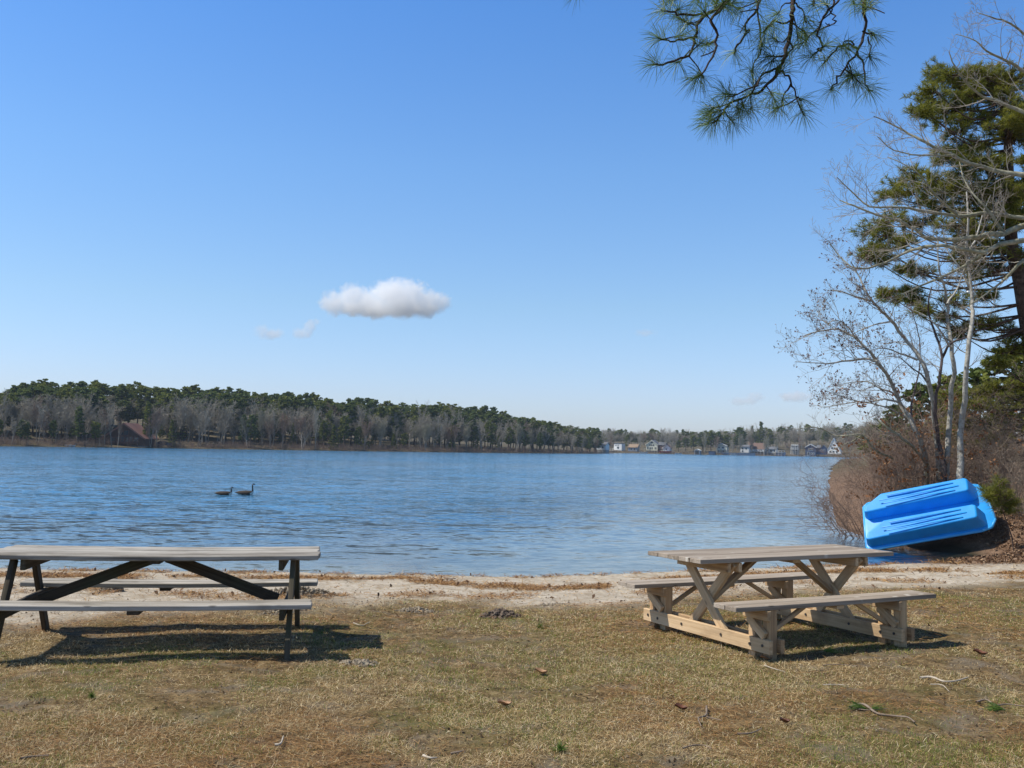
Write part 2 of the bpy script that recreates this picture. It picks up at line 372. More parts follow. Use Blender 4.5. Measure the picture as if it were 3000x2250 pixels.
WA = (.85, .95, .34)
def water_material():
    m, nt, b = new_mat('water'); nt.nodes.remove(b)
    o = nt.nodes['Material Output']; co = coord(nt)
    sh = N(nt, 'ShaderNodeAttribute'); sh.attribute_name = 'shore'; sh = sh.outputs['Fac']
    # wind ripples, crests across the view; patches of calmer and rougher water
    def slope(sc, rot, amp, detail, seed):
        n = N(nt, 'ShaderNodeTexNoise'); n.inputs['Scale'].default_value = 1; n.inputs['Detail'].default_value = detail; n.inputs['Roughness'].default_value = .6; n.inputs['Distortion'].default_value = .35
        nt.links.new(mapping(nt, co, sc, (0, 0, rot), (seed, seed, 0)), n.inputs['Vector'])
        v = N(nt, 'ShaderNodeVectorMath', operation='SUBTRACT'); nt.links.new(n.outputs['Color'], v.inputs[0]); v.inputs[1].default_value = (.5, .5, .5)
        m2 = N(nt, 'ShaderNodeVectorMath', operation='MULTIPLY'); nt.links.new(v.outputs[0], m2.inputs[0]); m2.inputs[1].default_value = (amp*.6, amp, 0); return m2.outputs[0]
    def vadd(a, b_): 
        v = N(nt, 'ShaderNodeVectorMath', operation='ADD'); nt.links.new(a, v.inputs[0]); nt.links.new(b_, v.inputs[1]); return v.outputs[0]
    sl = vadd(vadd(slope((.9, 2.4, 1), .08, WA[0], 3, 0), slope((3.4, 8.5, 1), -.12, WA[1], 3, 7)), slope((.16, .42, 1), .05, WA[2], 2, 3))
    gust = noise(nt, mapping(nt, co, (.012, .05, 1)), 1.0, 3, .5)
    gust2 = noise(nt, mapping(nt, co, (.06, .25, 1)), 1.0, 3, .5)
    amp = math_(nt, 'ADD', mrange(nt, gust, .35, .65, .7, 1.25), mrange(nt, gust2, .35, .65, -.15, .2))
    calm = mrange(nt, sh, -.2, -14, .28, 1, True)
    amp = math_(nt, 'MULTIPLY', amp, calm)
    sc_ = N(nt, 'ShaderNodeVectorMath', operation='SCALE'); nt.links.new(sl, sc_.inputs[0]); nt.links.new(amp, sc_.inputs['Scale'])
    ad = N(nt, 'ShaderNodeVectorMath', operation='ADD'); nt.links.new(sc_.outputs[0], ad.inputs[0]); ad.inputs[1].default_value = (0, 0, 1)
    bp = N(nt, 'ShaderNodeVectorMath', operation='NORMALIZE'); nt.links.new(ad.outputs[0], bp.inputs[0])
    gl = N(nt, 'ShaderNodeBsdfGlossy'); gl.inputs['Roughness'].default_value = .10; gl.inputs['Color'].default_value = (.96, .98, 1, 1); nt.links.new(bp.outputs[0], gl.inputs['Normal'])
    df = N(nt, 'ShaderNodeBsdfDiffuse'); df.inputs['Color'].default_value = (.050, .185, .330, 1)
    tr = N(nt, 'ShaderNodeBsdfTransparent'); tr.inputs['Color'].default_value = (.86, .94, .93, 1)
    murk = mrange(nt, sh, -.4, -17, .03, 1)
    mx = N(nt, 'ShaderNodeMixShader'); nt.links.new(murk, mx.inputs[0]); nt.links.new(tr.outputs[0], mx.inputs[1]); nt.links.new(df.outputs[0], mx.inputs[2])
    fr = N(nt, 'ShaderNodeFresnel'); fr.inputs['IOR'].default_value = 1.33; nt.links.new(bp.outputs[0], fr.inputs['Normal'])
    m2 = N(nt, 'ShaderNodeMixShader'); nt.links.new(fr.outputs[0], m2.inputs[0]); nt.links.new(mx.outputs[0], m2.inputs[1]); nt.links.new(gl.outputs[0], m2.inputs[2])
    nt.links.new(m2.outputs[0], o.inputs[0]); return m
wx = axis(-14, 16, .3, -300, 330, 1.12, 5, 400); wy = axis(12, 34, .25, 11, 720, 1.08, 4, 800)
X, Y = np.meshgrid(wx, wy); Dw = shore(X.ravel(), Y.ravel())
F = grid_faces(len(wx), len(wy))
keep = (Dw[F].min(1) < 1.5)
water = soup('lake_water', np.stack([X.ravel(), Y.ravel(), np.full(X.size, ZW)], 1), F[keep], water_material(), smooth=True, attrs={'shore': Dw})
water['kind'] = 'structure'

# ------------------------------------------------------------------ clouds (real volumes, far off)
def cloud(px_blobs, D, dens, label, nscale, soft=1.0, cut=.42, amp=1.25):
    k = D/FPX
    m = bpy.data.materials.new('cloud_vapour'); m.use_nodes = True; nt = m.node_tree; nt.nodes.clear()
    o = N(nt, 'ShaderNodeOutputMaterial'); geo = N(nt, 'ShaderNodeNewGeometry').outputs['Position']
    best = None; bm = bmesh.new()
    for (x, y, rx, ry) in px_blobs:
        c = P(x, y, D); rr = (rx*k, max(rx, ry)*k*.85, ry*k)
        s = N(nt, 'ShaderNodeVectorMath', operation='SUBTRACT'); nt.links.new(geo, s.inputs[0]); s.inputs[1].default_value = tuple(c)
        d = N(nt, 'ShaderNodeVectorMath', operation='DIVIDE'); nt.links.new(s.outputs[0], d.inputs[0]); d.inputs[1].default_value = rr
        l = N(nt, 'ShaderNodeVectorMath', operation='LENGTH'); nt.links.new(d.outputs[0], l.inputs[0])
        f = math_(nt, 'SUBTRACT', 1.0, l.outputs['Value'])
        if best is None: best = f
        else:
            mx = nt.nodes.new('ShaderNodeMath'); mx.operation = 'SMOOTH_MAX'; nt.links.new(best, mx.inputs[0]); nt.links.new(f, mx.inputs[1]); mx.inputs[2].default_value = .25; best = mx.outputs[0]
        bmesh.ops.create_icosphere(bm, subdivisions=3, radius=1, matrix=Matrix.Translation(Vector(c)) @ Matrix.Diagonal((rr[0]*1.22, rr[1]*1.22, rr[2]*1.22, 1)))
    n = noise(nt, geo, nscale, 6, .6, .3); n2 = noise(nt, geo, nscale*3.2, 4, .6)
    nn = math_(nt, 'ADD', math_(nt, 'MULTIPLY', math_(nt, 'SUBTRACT', n, .5), amp), math_(nt, 'MULTIPLY', math_(nt, 'SUBTRACT', n2, .5), 1.2))
    fld = math_(nt, 'ADD', best, nn)
    den = mrange(nt, fld, cut-.10*soft, cut+.16*soft, 0, dens)
    sc = N(nt, 'ShaderNodeVolumeScatter'); sc.inputs['Color'].default_value = (.985, .99, 1, 1); sc.inputs['Anisotropy'].default_value = .1; nt.links.new(den, sc.inputs['Density'])
    nt.links.new(sc.outputs[0], o.inputs['Volume'])
    me = bpy.data.meshes.new('cloud'); bm.to_mesh(me); bm.free(); me.materials.append(m)
    ob = bpy.data.objects.new('cloud', me); link(ob)
    rm = ob.modifiers.new('union', 'REMESH'); rm.mode = 'VOXEL'; rm.voxel_size = k*6
    return tag(ob, label, 'cloud')
CD = 3400
cloud([(985,888,50,42),(1030,868,50,42),(1080,888,60,44),(1150,868,78,56),(1200,862,62,50),(1180,900,95,38),(1250,882,52,40),(1292,888,36,34),(1100,905,85,32),(1040,900,65,32),(1240,903,70,30)], CD, .030,
      'large bright white puffy cloud, the biggest one, alone above the lake', .016, 1.3, .20)
for args in (([(770,972,26,22),(800,978,30,18)], 'small wispy cloud left of and below the big white cloud', .016, .10),
             ([(885,975,28,20),(905,955,22,18),(930,942,14,10)], 'torn wisp of cloud just below the left end of the big white cloud', .020, .10),
             ([(2180,1176,40,14),(2215,1164,26,14)], 'small low white cloud over the far houses, left one of the two', .014, .06),
             ([(2330,1163,44,16)], 'small low white cloud beside the bare tree, right one of the two', .020, .04),
             ([(1890,975,34,11)], 'faint small wisp of cloud high above the far cottages', .007, .05)):
    cloud(args[0], CD*1.1, args[2]*.9, args[1], .026, 2.0, args[3]+.06, 2.6)
# ------------------------------------------------------------------ tree building
def rvec(): 
    v = np.array([random.gauss(0,1) for _ in range(3)]); return v/np.linalg.norm(v)
def grow(segs, p, d, L, r, lev, maxlev, nseg=5, wob=.22, up=.10, kids=4, spread=.85, tips=None, lr=.55, rmin=.0025, start=.25):
    """a wandering limb with side branches; appends (p0,p1,r0,r1)"""
    p = np.array(p, float); d = np.array(d, float); d /= np.linalg.norm(d); sl = L/nseg
    pts = [p.copy()]
    for i in range(nseg):
        d = d + rvec()*wob + np.array([0, 0, up]); d /= np.linalg.norm(d)
        q = p + d*sl; r0 = max(rmin, r*(1-.75*i/nseg)); r1 = max(rmin, r*(1-.75*(i+1)/nseg))
        segs.append((tuple(p), tuple(q), r0, r1)); p = q; pts.append(p.copy())
    if tips is not None and lev >= maxlev-1: tips.append((p.copy(), d.copy()))
    if lev < maxlev:
        for k in range(kids):
            t = start + (1-start)*(k+random.random()*.8)/kids; i = min(nseg-1, int(t*nseg)); f = t*nseg-i
            b = pts[i]*(1-f)+pts[i+1]*f; dd = pts[i+1]-pts[i]; dd /= np.linalg.norm(dd)
            s = rvec(); s -= dd*np.dot(s, dd); s /= max(np.linalg.norm(s), .01)
            nd = dd*(1-spread*.45) + s*spread*(.6+.5*random.random())
            grow(segs, b, nd, L*lr*(1.15-.5*t)*(.7+.6*random.random()), max(rmin, r*(.62-.3*t)), lev+1, maxlev, max(3, nseg-1), wob*1.1, up, kids, spread, tips, lr, rmin, .15)
def leaf_quads(c, n, size, rad, flat=1.0, bias=None, rs=None):
    """n small leaf-sized quads scattered about centres c (k,3)"""
    rs = rs or rng; k = len(c); idx = rs.integers(0, k, n); o = rs.normal(0, 1, (n, 3)); o /= np.linalg.norm(o, axis=1, keepdims=True)
    ce = c[idx] + o*(rad*rs.random((n, 1))**.5)*np.array([1, 1, flat])
    a = rs.normal(0, 1, (n, 3)); a /= np.linalg.norm(a, axis=1, keepdims=True); b = rs.normal(0, 1, (n, 3)); b = np.cross(a, b); b /= np.linalg.norm(b, axis=1, keepdims=True)
    s = (size*(.5+rs.random((n, 1))))/2; s2 = s*.6
    V = np.stack([ce-a*s-b*s2, ce+a*s-b*s2, ce+a*s+b*s2, ce-a*s+b*s2], 1).reshape(-1, 3)
    F = np.arange(n*4).reshape(-1, 4); T = np.repeat(rs.random(n)*.5+rs.random(k)[idx]*.5, 4); return V, F, T

bark_far = simple('bark_grey_brown', [(.16,.14,.115), (.40,.37,.32)], 3, .9, 0)
bark_pinef = simple('bark_pine_dark', [(.045,.032,.025), (.10,.07,.05)], 3, .9, 0)
twig_far = [simple('twigs_grey', [(.27,.235,.180), (.44,.39,.31)], .5, .9, 0), simple('twigs_red_brown', [(.17,.105,.075), (.31,.22,.16)], .5, .9, 0), simple('twigs_olive_grey', [(.24,.22,.145), (.38,.35,.255)], .5, .9, 0)]
ndl_far = attr_mat('needles_far_green', [(0,(.050,.070,.012)), (.5,(.14,.160,.026)), (1,(.26,.27,.05))], .7, .2, .35)
ndl_far2 = attr_mat('needles_far_dark', [(0,(.042,.066,.018)), (.5,(.11,.145,.035)), (1,(.21,.24,.055))], .7, .2, .35)
def pine_variant(seed, style):
    """unit-height (10 m) conifer: trunk mesh + crown mesh"""
    random.seed(seed); rs = np.random.default_rng(seed)
    H = 10.0; ts = []; p = np.array([0,0,-.4]); lean = np.array([random.uniform(-.03,.03), random.uniform(-.03,.03), 1])
    for i in range(8):
        q = p+lean*(H*.97+.4)/8+np.array([random.uniform(-.06,.06), random.uniform(-.06,.06), 0]); ts.append((tuple(p), tuple(q), .16*(1-i/9.5), .16*(1-(i+1)/9.5))); p = q
    base = {'pitch': .30, 'white': .22, 'spruce': .05}[style]; C_ = []; Tt = []
    n = {'pitch': 40, 'white': 44, 'spruce': 56}[style]
    for k in range(n):
        t = base+(1-base)*((k+.5)/n); z = t*H; u = (t-base)/(1-base)
        wd = {'pitch': 2.1*math.sin(math.pi*min(1,(.22+u*.74)))**.7, 'white': 2.0*(1-u)**.6*(.55+.45*math.sin(u*9+seed)**2)+.3, 'spruce': 2.0*(1-u)**.85+.12}[style]
        a = k*2.4+random.uniform(-.5,.5); L = wd*random.uniform(.45,1.1)
        rise = {'pitch': .35, 'white': .18, 'spruce': -.12}[style]
        e = np.array([math.cos(a)*L, math.sin(a)*L, z+rise*L]); s = np.array([0,0,z-.1])
        ts.append((tuple(s), tuple(e), .035, .012))
        for j in range(max(2, int(L*2.6))):
            f = 1-.62*j/max(2, int(L*2.6)); C_.append(s+(e-s)*f+rs.normal(0,.10,3)+np.array([0,0,.06]))
    C_.append(np.array([0,0,H*.985])); C_.append(np.array([0,0,H*.94])); C_ = np.array(C_)
    V, F, T = leaf_quads(C_, 3400, .28, .46 if style != 'spruce' else .32, .42, rs=rs)
    Vt, Ft = seg_mesh(ts, 5)
    return soup('trunk', Vt, Ft, bark_pinef, me_only=True), soup('crown', V, F, [ndl_far, ndl_far2][seed % 2] if style != 'spruce' else ndl_far, tint=T, me_only=True)
def bare_variant(seed, tw):
    random.seed(seed); segs = []; twigs = []
    H = 10.; forks = random.choice([1, 1, 2, 3]); n0 = 0
    for f in range(forks):
        d = np.array([random.uniform(-.25,.25)*(forks > 1)*1.6, random.uniform(-.2,.2), 1]); p = np.array([f*.1,0,-.4])
        grow(segs, p, d, H*.86, .13, 0, 1, 8, .08, .16, 9 if forks == 1 else 7, .62, None, .46, .03, .34)
    big = list(segs)
    for s in big[8:]:
        if s[2] > .09: continue
        dd = np.array(s[1])-np.array(s[0]); grow(twigs, s[1], dd+np.array([0,0,.2]), random.uniform(.8,1.9), .022, 0, 2, 4, .24, .12, 4, .7, None, .55, .010)
    Vt, Ft = seg_mesh(big, 4); V, F = seg_mesh(twigs, 3)
    return soup('trunk', Vt, Ft, bark_far, me_only=True), soup('twigs', V, F, tw, me_only=True)
PV = {'pitch': [pine_variant(i, 'pitch') for i in (3,4,5,6)], 'white': [pine_variant(i, 'white') for i in (13,14,15)], 'spruce': [pine_variant(i, 'spruce') for i in (23,24)]}
BV = [[bare_variant(30+i*7+k, twig_far[i]) for k in range(3 if i == 0 else 2)] for i in range(3)]
def far_tree(meshes, x, y, h, label, group=None, cat='tree', wide=1.0, name='pine_tree', zz=None):
    z = ground_z(x, y) if zz is None else zz
    r = empty(name, (x, y, z), label, cat, group, random.uniform(0, 6.28)); s = h/10; r.scale = (s*wide, s*wide, s)
    for me in meshes: link(bpy.data.objects.new(me.name.split('.')[0], me), r)
    return r
def shoreD(px):
    """distance of the far shore along the sight line at px"""
    D = np.arange(60, 800, 1.0); s = shore((px-1500)/FPX*D, D); w_ = np.where(s < -1)[0]
    return D[w_[-1]+1] if len(w_) else 60
_sp = np.arange(-300, 2620, 20.0); _sd = np.array([shoreD(p) for p in _sp])
def sD(px): return float(np.interp(px, _sp, _sd))
SKY = np.array([(-300,1150),(-100,1140),(0,1150),(60,1128),(120,1120),(180,1132),(250,1118),(400,1126),(520,1136),(640,1135),(700,1143),(800,1150),(920,1156),(1000,1180),(1065,1160),(1110,1178),(1200,1184),(1290,1180),(1340,1192),(1450,1197),(1500,1217),(1555,1222),(1640,1242),(1720,1256),(1800,1258),(1980,1259),(2060,1264),(2150,1262),(2190,1248),(2300,1247),(2400,1242),(2600,1236),(2800,1236)])
def top_at(px, D, f=1.0):
    """height above the far ground so that the top stands at the measured skyline"""
    y = np.interp(px, SKY[:,0], SKY[:,1]); y = hor(px)-(hor(px)-y)*f
    return P(px, y, D)[2]
LB = 'tall dark green pine standing in the wood on the long hill across the lake'
GB = 'pines of the wooded hill across the lake'
LM = 'green pine low among the bare trees on the near slope of the far hill'; GM = 'low pines among the bare trees across the lake'
LD = 'bare grey leafless tree on the near slope of the long hill across the lake'
GD = 'bare trees of the wooded hill across the lake'
random.seed(5)
def taken(px, D): return (290 < px < 470 and D < sD(px)+42) or (465 < px < 560 and D < sD(px)+12)
px = -130.0
while px < 1760:                                    # skyline pines, two ranks
    for rank, (o0, o1, fs) in enumerate(((22, 40, .90), (44, 78, 1.0))):
        q = px+random.uniform(-8, 8); D = sD(q)+random.uniform(o0, o1)
        if taken(q, D): continue
        if rank == 0 and random.random() < .22: continue
        x = (q-1500)/FPX*D; z = ground_z(x, D); h = top_at(q, D, fs*random.uniform(.93, 1.03))-z
        if h < 4: continue
        far_tree(random.choice(PV['pitch'] if random.random() < .72 else PV['white']), x, D, h, LB, GB, wide=random.uniform(.95, 1.45)*min(1.35, 14/h), zz=z)
    px += 19 if px < 1500 else 17
px = -130.0
while px < 1770:                                    # bare trees in front
    for rank, (o0, o1, fs) in enumerate(((3, 12, .54), (12, 30, .74))):
        q = px+random.uniform(-12, 12); D = sD(q)+random.uniform(o0, o1)
        if taken(q, D): continue
        x = (q-1500)/FPX*D; z = ground_z(x, D); f = fs*random.uniform(.72, 1.16)
        if q < 520: f *= .88
        if q > 1500: f = min(.95, f*1.12)
        f *= random.choice([.8, .9, 1, 1, 1.1]); h = top_at(q, D, f)-z
        if h < 3: continue
        if random.random() < .36: far_tree(random.choice(PV['white']+PV['pitch']+PV['spruce'][:1]), x, D, h*random.uniform(.55, 1.05), LM, GM, wide=random.uniform(.8, 1.2), zz=z); continue
        far_tree(random.choice(BV[random.choice([0,0,0,2,1])]), x, D, h, LD, GD, wide=random.uniform(1.0, 1.5)*min(1.3, 10/h), name='bare_tree', zz=z)
    px += 22
def at_shore(q, off, ftop, meshes, label, wide=1.0, name='pine_tree'):
    D = sD(q)+off; x = (q-1500)/FPX*D; z = ground_z(x, D); y = ftop
    h = P(q, y, D)[2]-z; return far_tree(meshes, x, D, h, label, wide=wide, name=name, zz=z)
at_shore(235, 5, 1192, PV['white'][0], 'dark conifer with ragged crown at the water, first one left of the brown house', 1.0)
at_shore(437, 5, 1180, PV['white'][1], 'tall dark narrow pine at the water just right of the brown house', .8)
at_shore(508, 5, 1232, PV['spruce'][0], 'short broad dark green spruce by the parked car near the brown house', 1.1, 'spruce_tree')
at_shore(970, 14, 1205, PV['pitch'][1], 'single green pine half way along the bare slope across the lake', .9)
at_shore(1330, 8, 1240, PV['spruce'][1], 'small deep green spruce low on the bare slope across the lake', .9, 'spruce_tree')
at_shore(1385, 14, 1225, PV['pitch'][0], 'light green bushy pine between bare trees on the far slope', 1.1)
at_shore(1525, 14, 1228, PV['pitch'][2], 'dark round topped pine near the right end of the far slope', 1.1)
at_shore(1615, 8, 1238, PV['white'][2], 'dark ragged pine near the point where the far slope ends', 1.0)
at_shore(1695, 6, 1268, PV['pitch'][3], 'low green pine at the tip of the far wooded point', 1.2)
# the shore opposite, to the right
LR = 'dark green pine among the cottages on the distant right shore'; GR = 'pines behind the distant cottages'
LR2 = 'bare grey tree on the low ridge behind the distant cottages'; GR2 = 'bare trees behind the distant cottages'
HX = [(1768,12),(1812,20),(1858,16),(1922,24),(1956,10),(2047,12),(2090,12),(2120,20),(2190,14),(2222,30),(2260,22),(2288,18),(2332,16),(2390,34),(2450,34)]
px = 1765.0
while px < 2800:
    for rank, (o0, o1, fs) in enumerate(((24, 45, .70), (60, 95, .84), (110, 160, 1.0))):
        q = px+random.uniform(-9, 9); D = sD(q)+random.uniform(o0, o1); x = (q-1500)/FPX*D; z = ground_z(x, D)
        f = fs*random.uniform(.86, 1.04); h = top_at(q, D, f)-z
        if h < 3: continue
        gap = any(abs(q-a) < b for a, b in HX)
        grn = random.random() < (.38, .58, .55)[rank]
        if q > 2280: grn = random.random() < .32
        if rank == 0 and gap: continue
        if grn: far_tree(random.choice(PV['pitch']+PV['white']), x, D, h, LR, GR, wide=random.uniform(.9, 1.25)*min(1.5, 13/h), zz=z)
        else: far_tree(random.choice(BV[random.choice([0,0,1,2])]), x, D, h*.94, LR2, GR2, wide=random.uniform(1.3, 1.8)*min(1.4, 11/h), name='bare_tree', zz=z)
    px += 17 if px < 2440 else 34
k = 0
for q, t in ((1990,1290),(2012,1283),(2035,1277),(2060,1268),(2085,1262),(2108,1266),(2130,1276)):
    D = sD(q)+14+5*(k % 2); x = (q-1500)/FPX*D; z = ground_z(x, D); k += 1
    far_tree(PV['pitch'][k % 4], x, D, P(q, t, D)[2]-z, 'green spreading pine in the clump at the water between the cream and grey cottages', 'clump of pines at the distant waterside', wide=1.5, zz=z)
at_shore(2232, 40, 1236, PV['spruce'][1], 'tallest dark conifer on the distant right shore, layered like a fir', 1.1)
at_shore(2400, 4, 1318, PV['spruce'][0], 'small dark evergreen bush in front of the navy cottage', 1.0, 'spruce_tree')
at_shore(2170, 24, 1254, PV['pitch'][0], 'wide dark pine left of the tallest conifer on the distant shore', 1.4)
# the depth of the wood behind: trunks and crowns too many and too merged to tell apart
def mesh_arrays(me):
    n = len(me.vertices); V = np.empty(n*3, np.float32); me.vertices.foreach_get('co', V); F = np.empty(len(me.loops), np.int32); me.loops.foreach_get('vertex_index', F)
    T = None
    if 'tint' in me.attributes: T = np.empty(n, np.float32); me.attributes['tint'].data.foreach_get('value', T)
    return V.reshape(-1, 3), F.reshape(-1, 4), T
def woodland(name, px0, px1, step, offs, kinds, k_part, frac, label, seed, mat, wide=1.3, cond=None):
    random.seed(seed); cache = {}; out = []; Ts = []; px = px0
    while px < px1:
        for off in offs:
            q = px+random.uniform(-step/2, step/2); D = sD(q)+off+random.uniform(-6, 6)
            if cond and cond(q, D): continue
            x = (q-1500)/FPX*D; z = float(terrain(np.array([x]), np.array([D]), False)[0][0]); h = (top_at(q, D, frac*random.uniform(.70, 1.0))-z)
            if h < 3: continue
            me = random.choice(kinds)[k_part]
            if me.name not in cache: cache[me.name] = mesh_arrays(me)
            V, F, T = cache[me.name]; a = random.uniform(0, 6.28); s = h/10; w_ = s*wide*min(1.5, 12/h)
            c, s_ = math.cos(a)*w_, math.sin(a)*w_
            W = np.stack([V[:,0]*c-V[:,1]*s_+x, V[:,0]*s_+V[:,1]*c+D, V[:,2]*s+z], 1); out.append((W, F)); Ts.append(T)
        px += step
    V, F = cat_soup(out); return tag(soup(name, V, F, mat, tint=np.concatenate(Ts) if Ts[0] is not None else None), label, 'wood', kind='stuff')
hs = lambda q, D: 300 < q < 462 and D < sD(q)+50
woodland('woodland', -150, 1760, 24, (34, 54, 76), PV['pitch']+PV['white'], 1, .93, 'solid green mass of pine crowns behind the foremost trees of the hill across the lake', 61, ndl_far2, 1.35, hs)
woodland('woodland', -150, 1770, 26, (18, 34, 50), BV[0]+BV[2], 1, .72, 'hazy grey mass of bare branches filling the hill across the lake', 62, twig_far[0], 1.6, hs)
woodland('woodland', 1765, 2720, 17, (70, 105, 150), BV[0]+BV[1], 1, .88, 'brown grey mass of bare trees on the low ridge behind the distant cottages', 63, twig_far[0], 1.8)
woodland('woodland', 1765, 2720, 30, (80, 125), PV['pitch'], 1, .97, 'green pine crowns merged on the ridge behind the distant cottages', 64, ndl_far, 1.5)
# shoreline brush: uncountable
def brush(name, px0, px1, n, h0, h1, off, mat, label, seed, cond=None):
    random.seed(seed); segs = []
    for i in range(n):
        q = random.uniform(px0, px1)
        if cond and not cond(q): continue
        D = sD(q)+random.uniform(*off); x = (q-1500)/FPX*D; z = float(terrain(np.array([x]), np.array([D]), False)[0][0])
        grow(segs, (x, D, z-.1), (random.uniform(-.5,.5), random.uniform(-.5,.5), 1), random.uniform(h0, h1), .03, 0, 1, 3, .25, .05, 5, .9, None, .6, .016, .1)
    V, F = seg_mesh(segs, 3); return tag(soup(name, V, F, mat), label, 'brush', kind='stuff')
brush('shoreline_brush', -150, 1775, 3000, .6, 2.3, (-.6, 9), twig_far[1], 'reddish brown brush along the foot of the wooded hill across the lake', 3, lambda q: not (325 < q < 455 and random.random() < .93))
brush('shoreline_brush', 1775, 2620, 900, .8, 1.8, (0, 9), twig_far[1], 'low brown brush along the distant shore below the cottages', 4)

random.seed(88)
for q in (1780,1793,1842,1878,1948,1975,2068,2104,2146,2168,2206,2240,2252,2274,2304,2316,2346,2356,2420,2470,2490):
    D = sD(q)+random.uniform(4, 9); x = (q-1500)/FPX*D; z = ground_z(x, D); hh = random.uniform(7, 12)
    far_tree(random.choice(BV[random.choice([0,1,2])]), x, D, hh, 'bare tree standing in front of the distant waterside cottages', 'bare trees in front of the distant cottages', wide=1.1, name='bare_tree', zz=z)

for q, hh in ((312, 9), (335, 10), (352, 7), (448, 8), (466, 10), (300, 8)):
    D = sD(q)+random.uniform(2, 5); x = (q-1500)/FPX*D; z = ground_z(x, D)
    far_tree(random.choice(BV[1]+BV[0]), x, D, hh, 'bare tree right in front of the brown wooden house across the lake', 'bare trees in front of the brown house', wide=1.1, name='bare_tree', zz=z)
# ------------------------------------------------------------------ cottages across the lake
def paint(name, c, rough=.7, v=.12): return simple(name, [tuple(q*(1-v) for q in c), c], .6, rough, 0)
glass = new_mat('window_glass')[0]; _b = glass.node_tree.nodes['Principled BSDF']; _b.inputs['Base Color'].default_value = (.03,.045,.06,1); _b.inputs['Roughness'].default_value = .08; _b.inputs['Specular IOR Level'].default_value = .8
white = paint('white_paint', (.78,.78,.76)); cream = paint('cream_paint', (.66,.63,.50)); navy = paint('navy_siding', (.055,.085,.16)); greyblue = paint('grey_blue_siding', (.26,.32,.40))
roofg = paint('grey_shingle', (.16,.165,.18)); roofb = paint('brown_shingle', (.17,.105,.08)); roofr = paint('red_brown_shingle', (.21,.105,.08)); brownw = paint('dark_brown_boards', (.105,.055,.042)); woodt = paint('tan_boards', (.36,.24,.15)); stone = paint('grey_stone', (.33,.32,.30)); blue = paint('blue_paint', (.06,.12,.30)); orange = paint('orange_roof', (.30,.21,.14)); dgrey = paint('dark_grey_paint', (.09,.10,.12)); redm = paint('red_paint', (.35,.05,.05))
def cottage(px, off, ypx_base, w, dep, wall_h, rise, wallm, roofm, label, wins=(), yaw=0, gable='front', over=.45, trim=white, deck=None, stilts=0, group=None, name='house', D=None, half=None):
    """front faces the lake (-Y local). wins: (x, z, w, h) in metres on the front, z from floor"""
    D = D or sD(px)+off; x = (px-1500)/FPX*D
    z0 = P(px, ypx_base, D)[2]; zg = ground_z(x, D)
    r = empty(name, (x, D, z0), label, 'house', group, yaw)
    b = MB(); a = w/2; e = dep/2
    if half is None: half = .5
    if gable == 'front': b.poly([(-a,-e,0),(a,-e,0),(a,-e,wall_h),(-a+w*half,-e,wall_h+rise),(-a,-e,wall_h)], (0,dep,0))
    elif gable == 'side': b.poly([(-a,-e,0),(-a,e,0),(-a,e,wall_h),(-a,0,wall_h+rise),(-a,-e,wall_h)], (w,0,0))
    else: b.span(-a,a,-e,e,0,wall_h)
    b.build('wall', wallm, r)
    q = MB(); t = .22; o = over
    if gable == 'front':
        for s, ww in ((-1, w*half), (1, w*(1-half))):
            xr = -a+w*half; xe = xr+s*(ww+o); ze = wall_h-rise*o/ww
            q.poly([(xr,-e-o,wall_h+rise+.02),(xe,-e-o,ze+.02),(xe,-e-o,ze+t),(xr,-e-o,wall_h+rise+t+.05)], (0,dep+2*o,0))
    elif gable == 'side':
        for s in (-1, 1):
            ye = s*(e+o); ze = wall_h-rise*o/e
            q.poly([(-a-o,0,wall_h+rise+.02),(-a-o,ye,ze+.02),(-a-o,ye,ze+t),(-a-o,0,wall_h+rise+t+.05)], (w+2*o,0,0))
    else: q.span(-a-.2,a+.2,-e-.2,e+.2,wall_h+.01,wall_h+.25)
    q.build('roof', roofm, r)
    if gable == 'front':
        f = MB(); xr = -a+w*half
        for s, ww in ((-1, w*half), (1, w*(1-half))):
            xe = xr+s*(ww+o); ze = wall_h-rise*o/ww
            f.poly([(xr,-e-o-.06,wall_h+rise-.22),(xe,-e-o-.06,ze-.22),(xe,-e-o-.06,ze+t),(xr,-e-o-.06,wall_h+rise+t)], (0,.05,0))
        f.build('gable_trim', trim, r)
    for (wx_, wz, ww, wh) in wins:
        f = MB(); k = .13
        f.span(wx_-ww/2-k, wx_+ww/2+k, -e-.07, -e-.005, wz-k, wz+wh+k); wo = f.build('window', trim, r)
        g = MB(); g.span(wx_-ww/2, wx_+ww/2, -e-.10, -e-.072, wz, wz+wh); g.build('pane', glass, wo)
    if deck:
        dz, dd, dm, x0, x1 = deck; g = MB(); g.span(x0, x1, -e-dd, -e-.11, dz-.15, dz)
        n = max(3, int((x1-x0)/1.6))
        g.span(x0, x1, -e-dd, -e-dd+.06, dz+.95, dz+1.05)
        for i in range(n+1):
            u = x0+(x1-x0)*i/n; g.span(u-.06, u+.06, -e-dd-.01, -e-dd+.09, dz, dz+.95)
            g.span(u-.08, u+.08, -e-dd+.02, -e-dd+.16, min(-1.0, zg-z0-1), dz-.15)
        for i in range(n*4): u = x0+(x1-x0)*(i+.5)/(n*4); g.span(u-.02, u+.02, -e-dd+.02, -e-dd+.05, dz, dz+.95)
        g.build('deck', dm, r)
    if zg < z0-.2 or True:
        g = MB(); g.span(-a+.05, a-.05, -e+.05, e-.05, min(zg-z0, 0)-1.8, -.01); g.build('foundation', stone, r)
    return r
M = lambda px_w, D: px_w/FPX*D
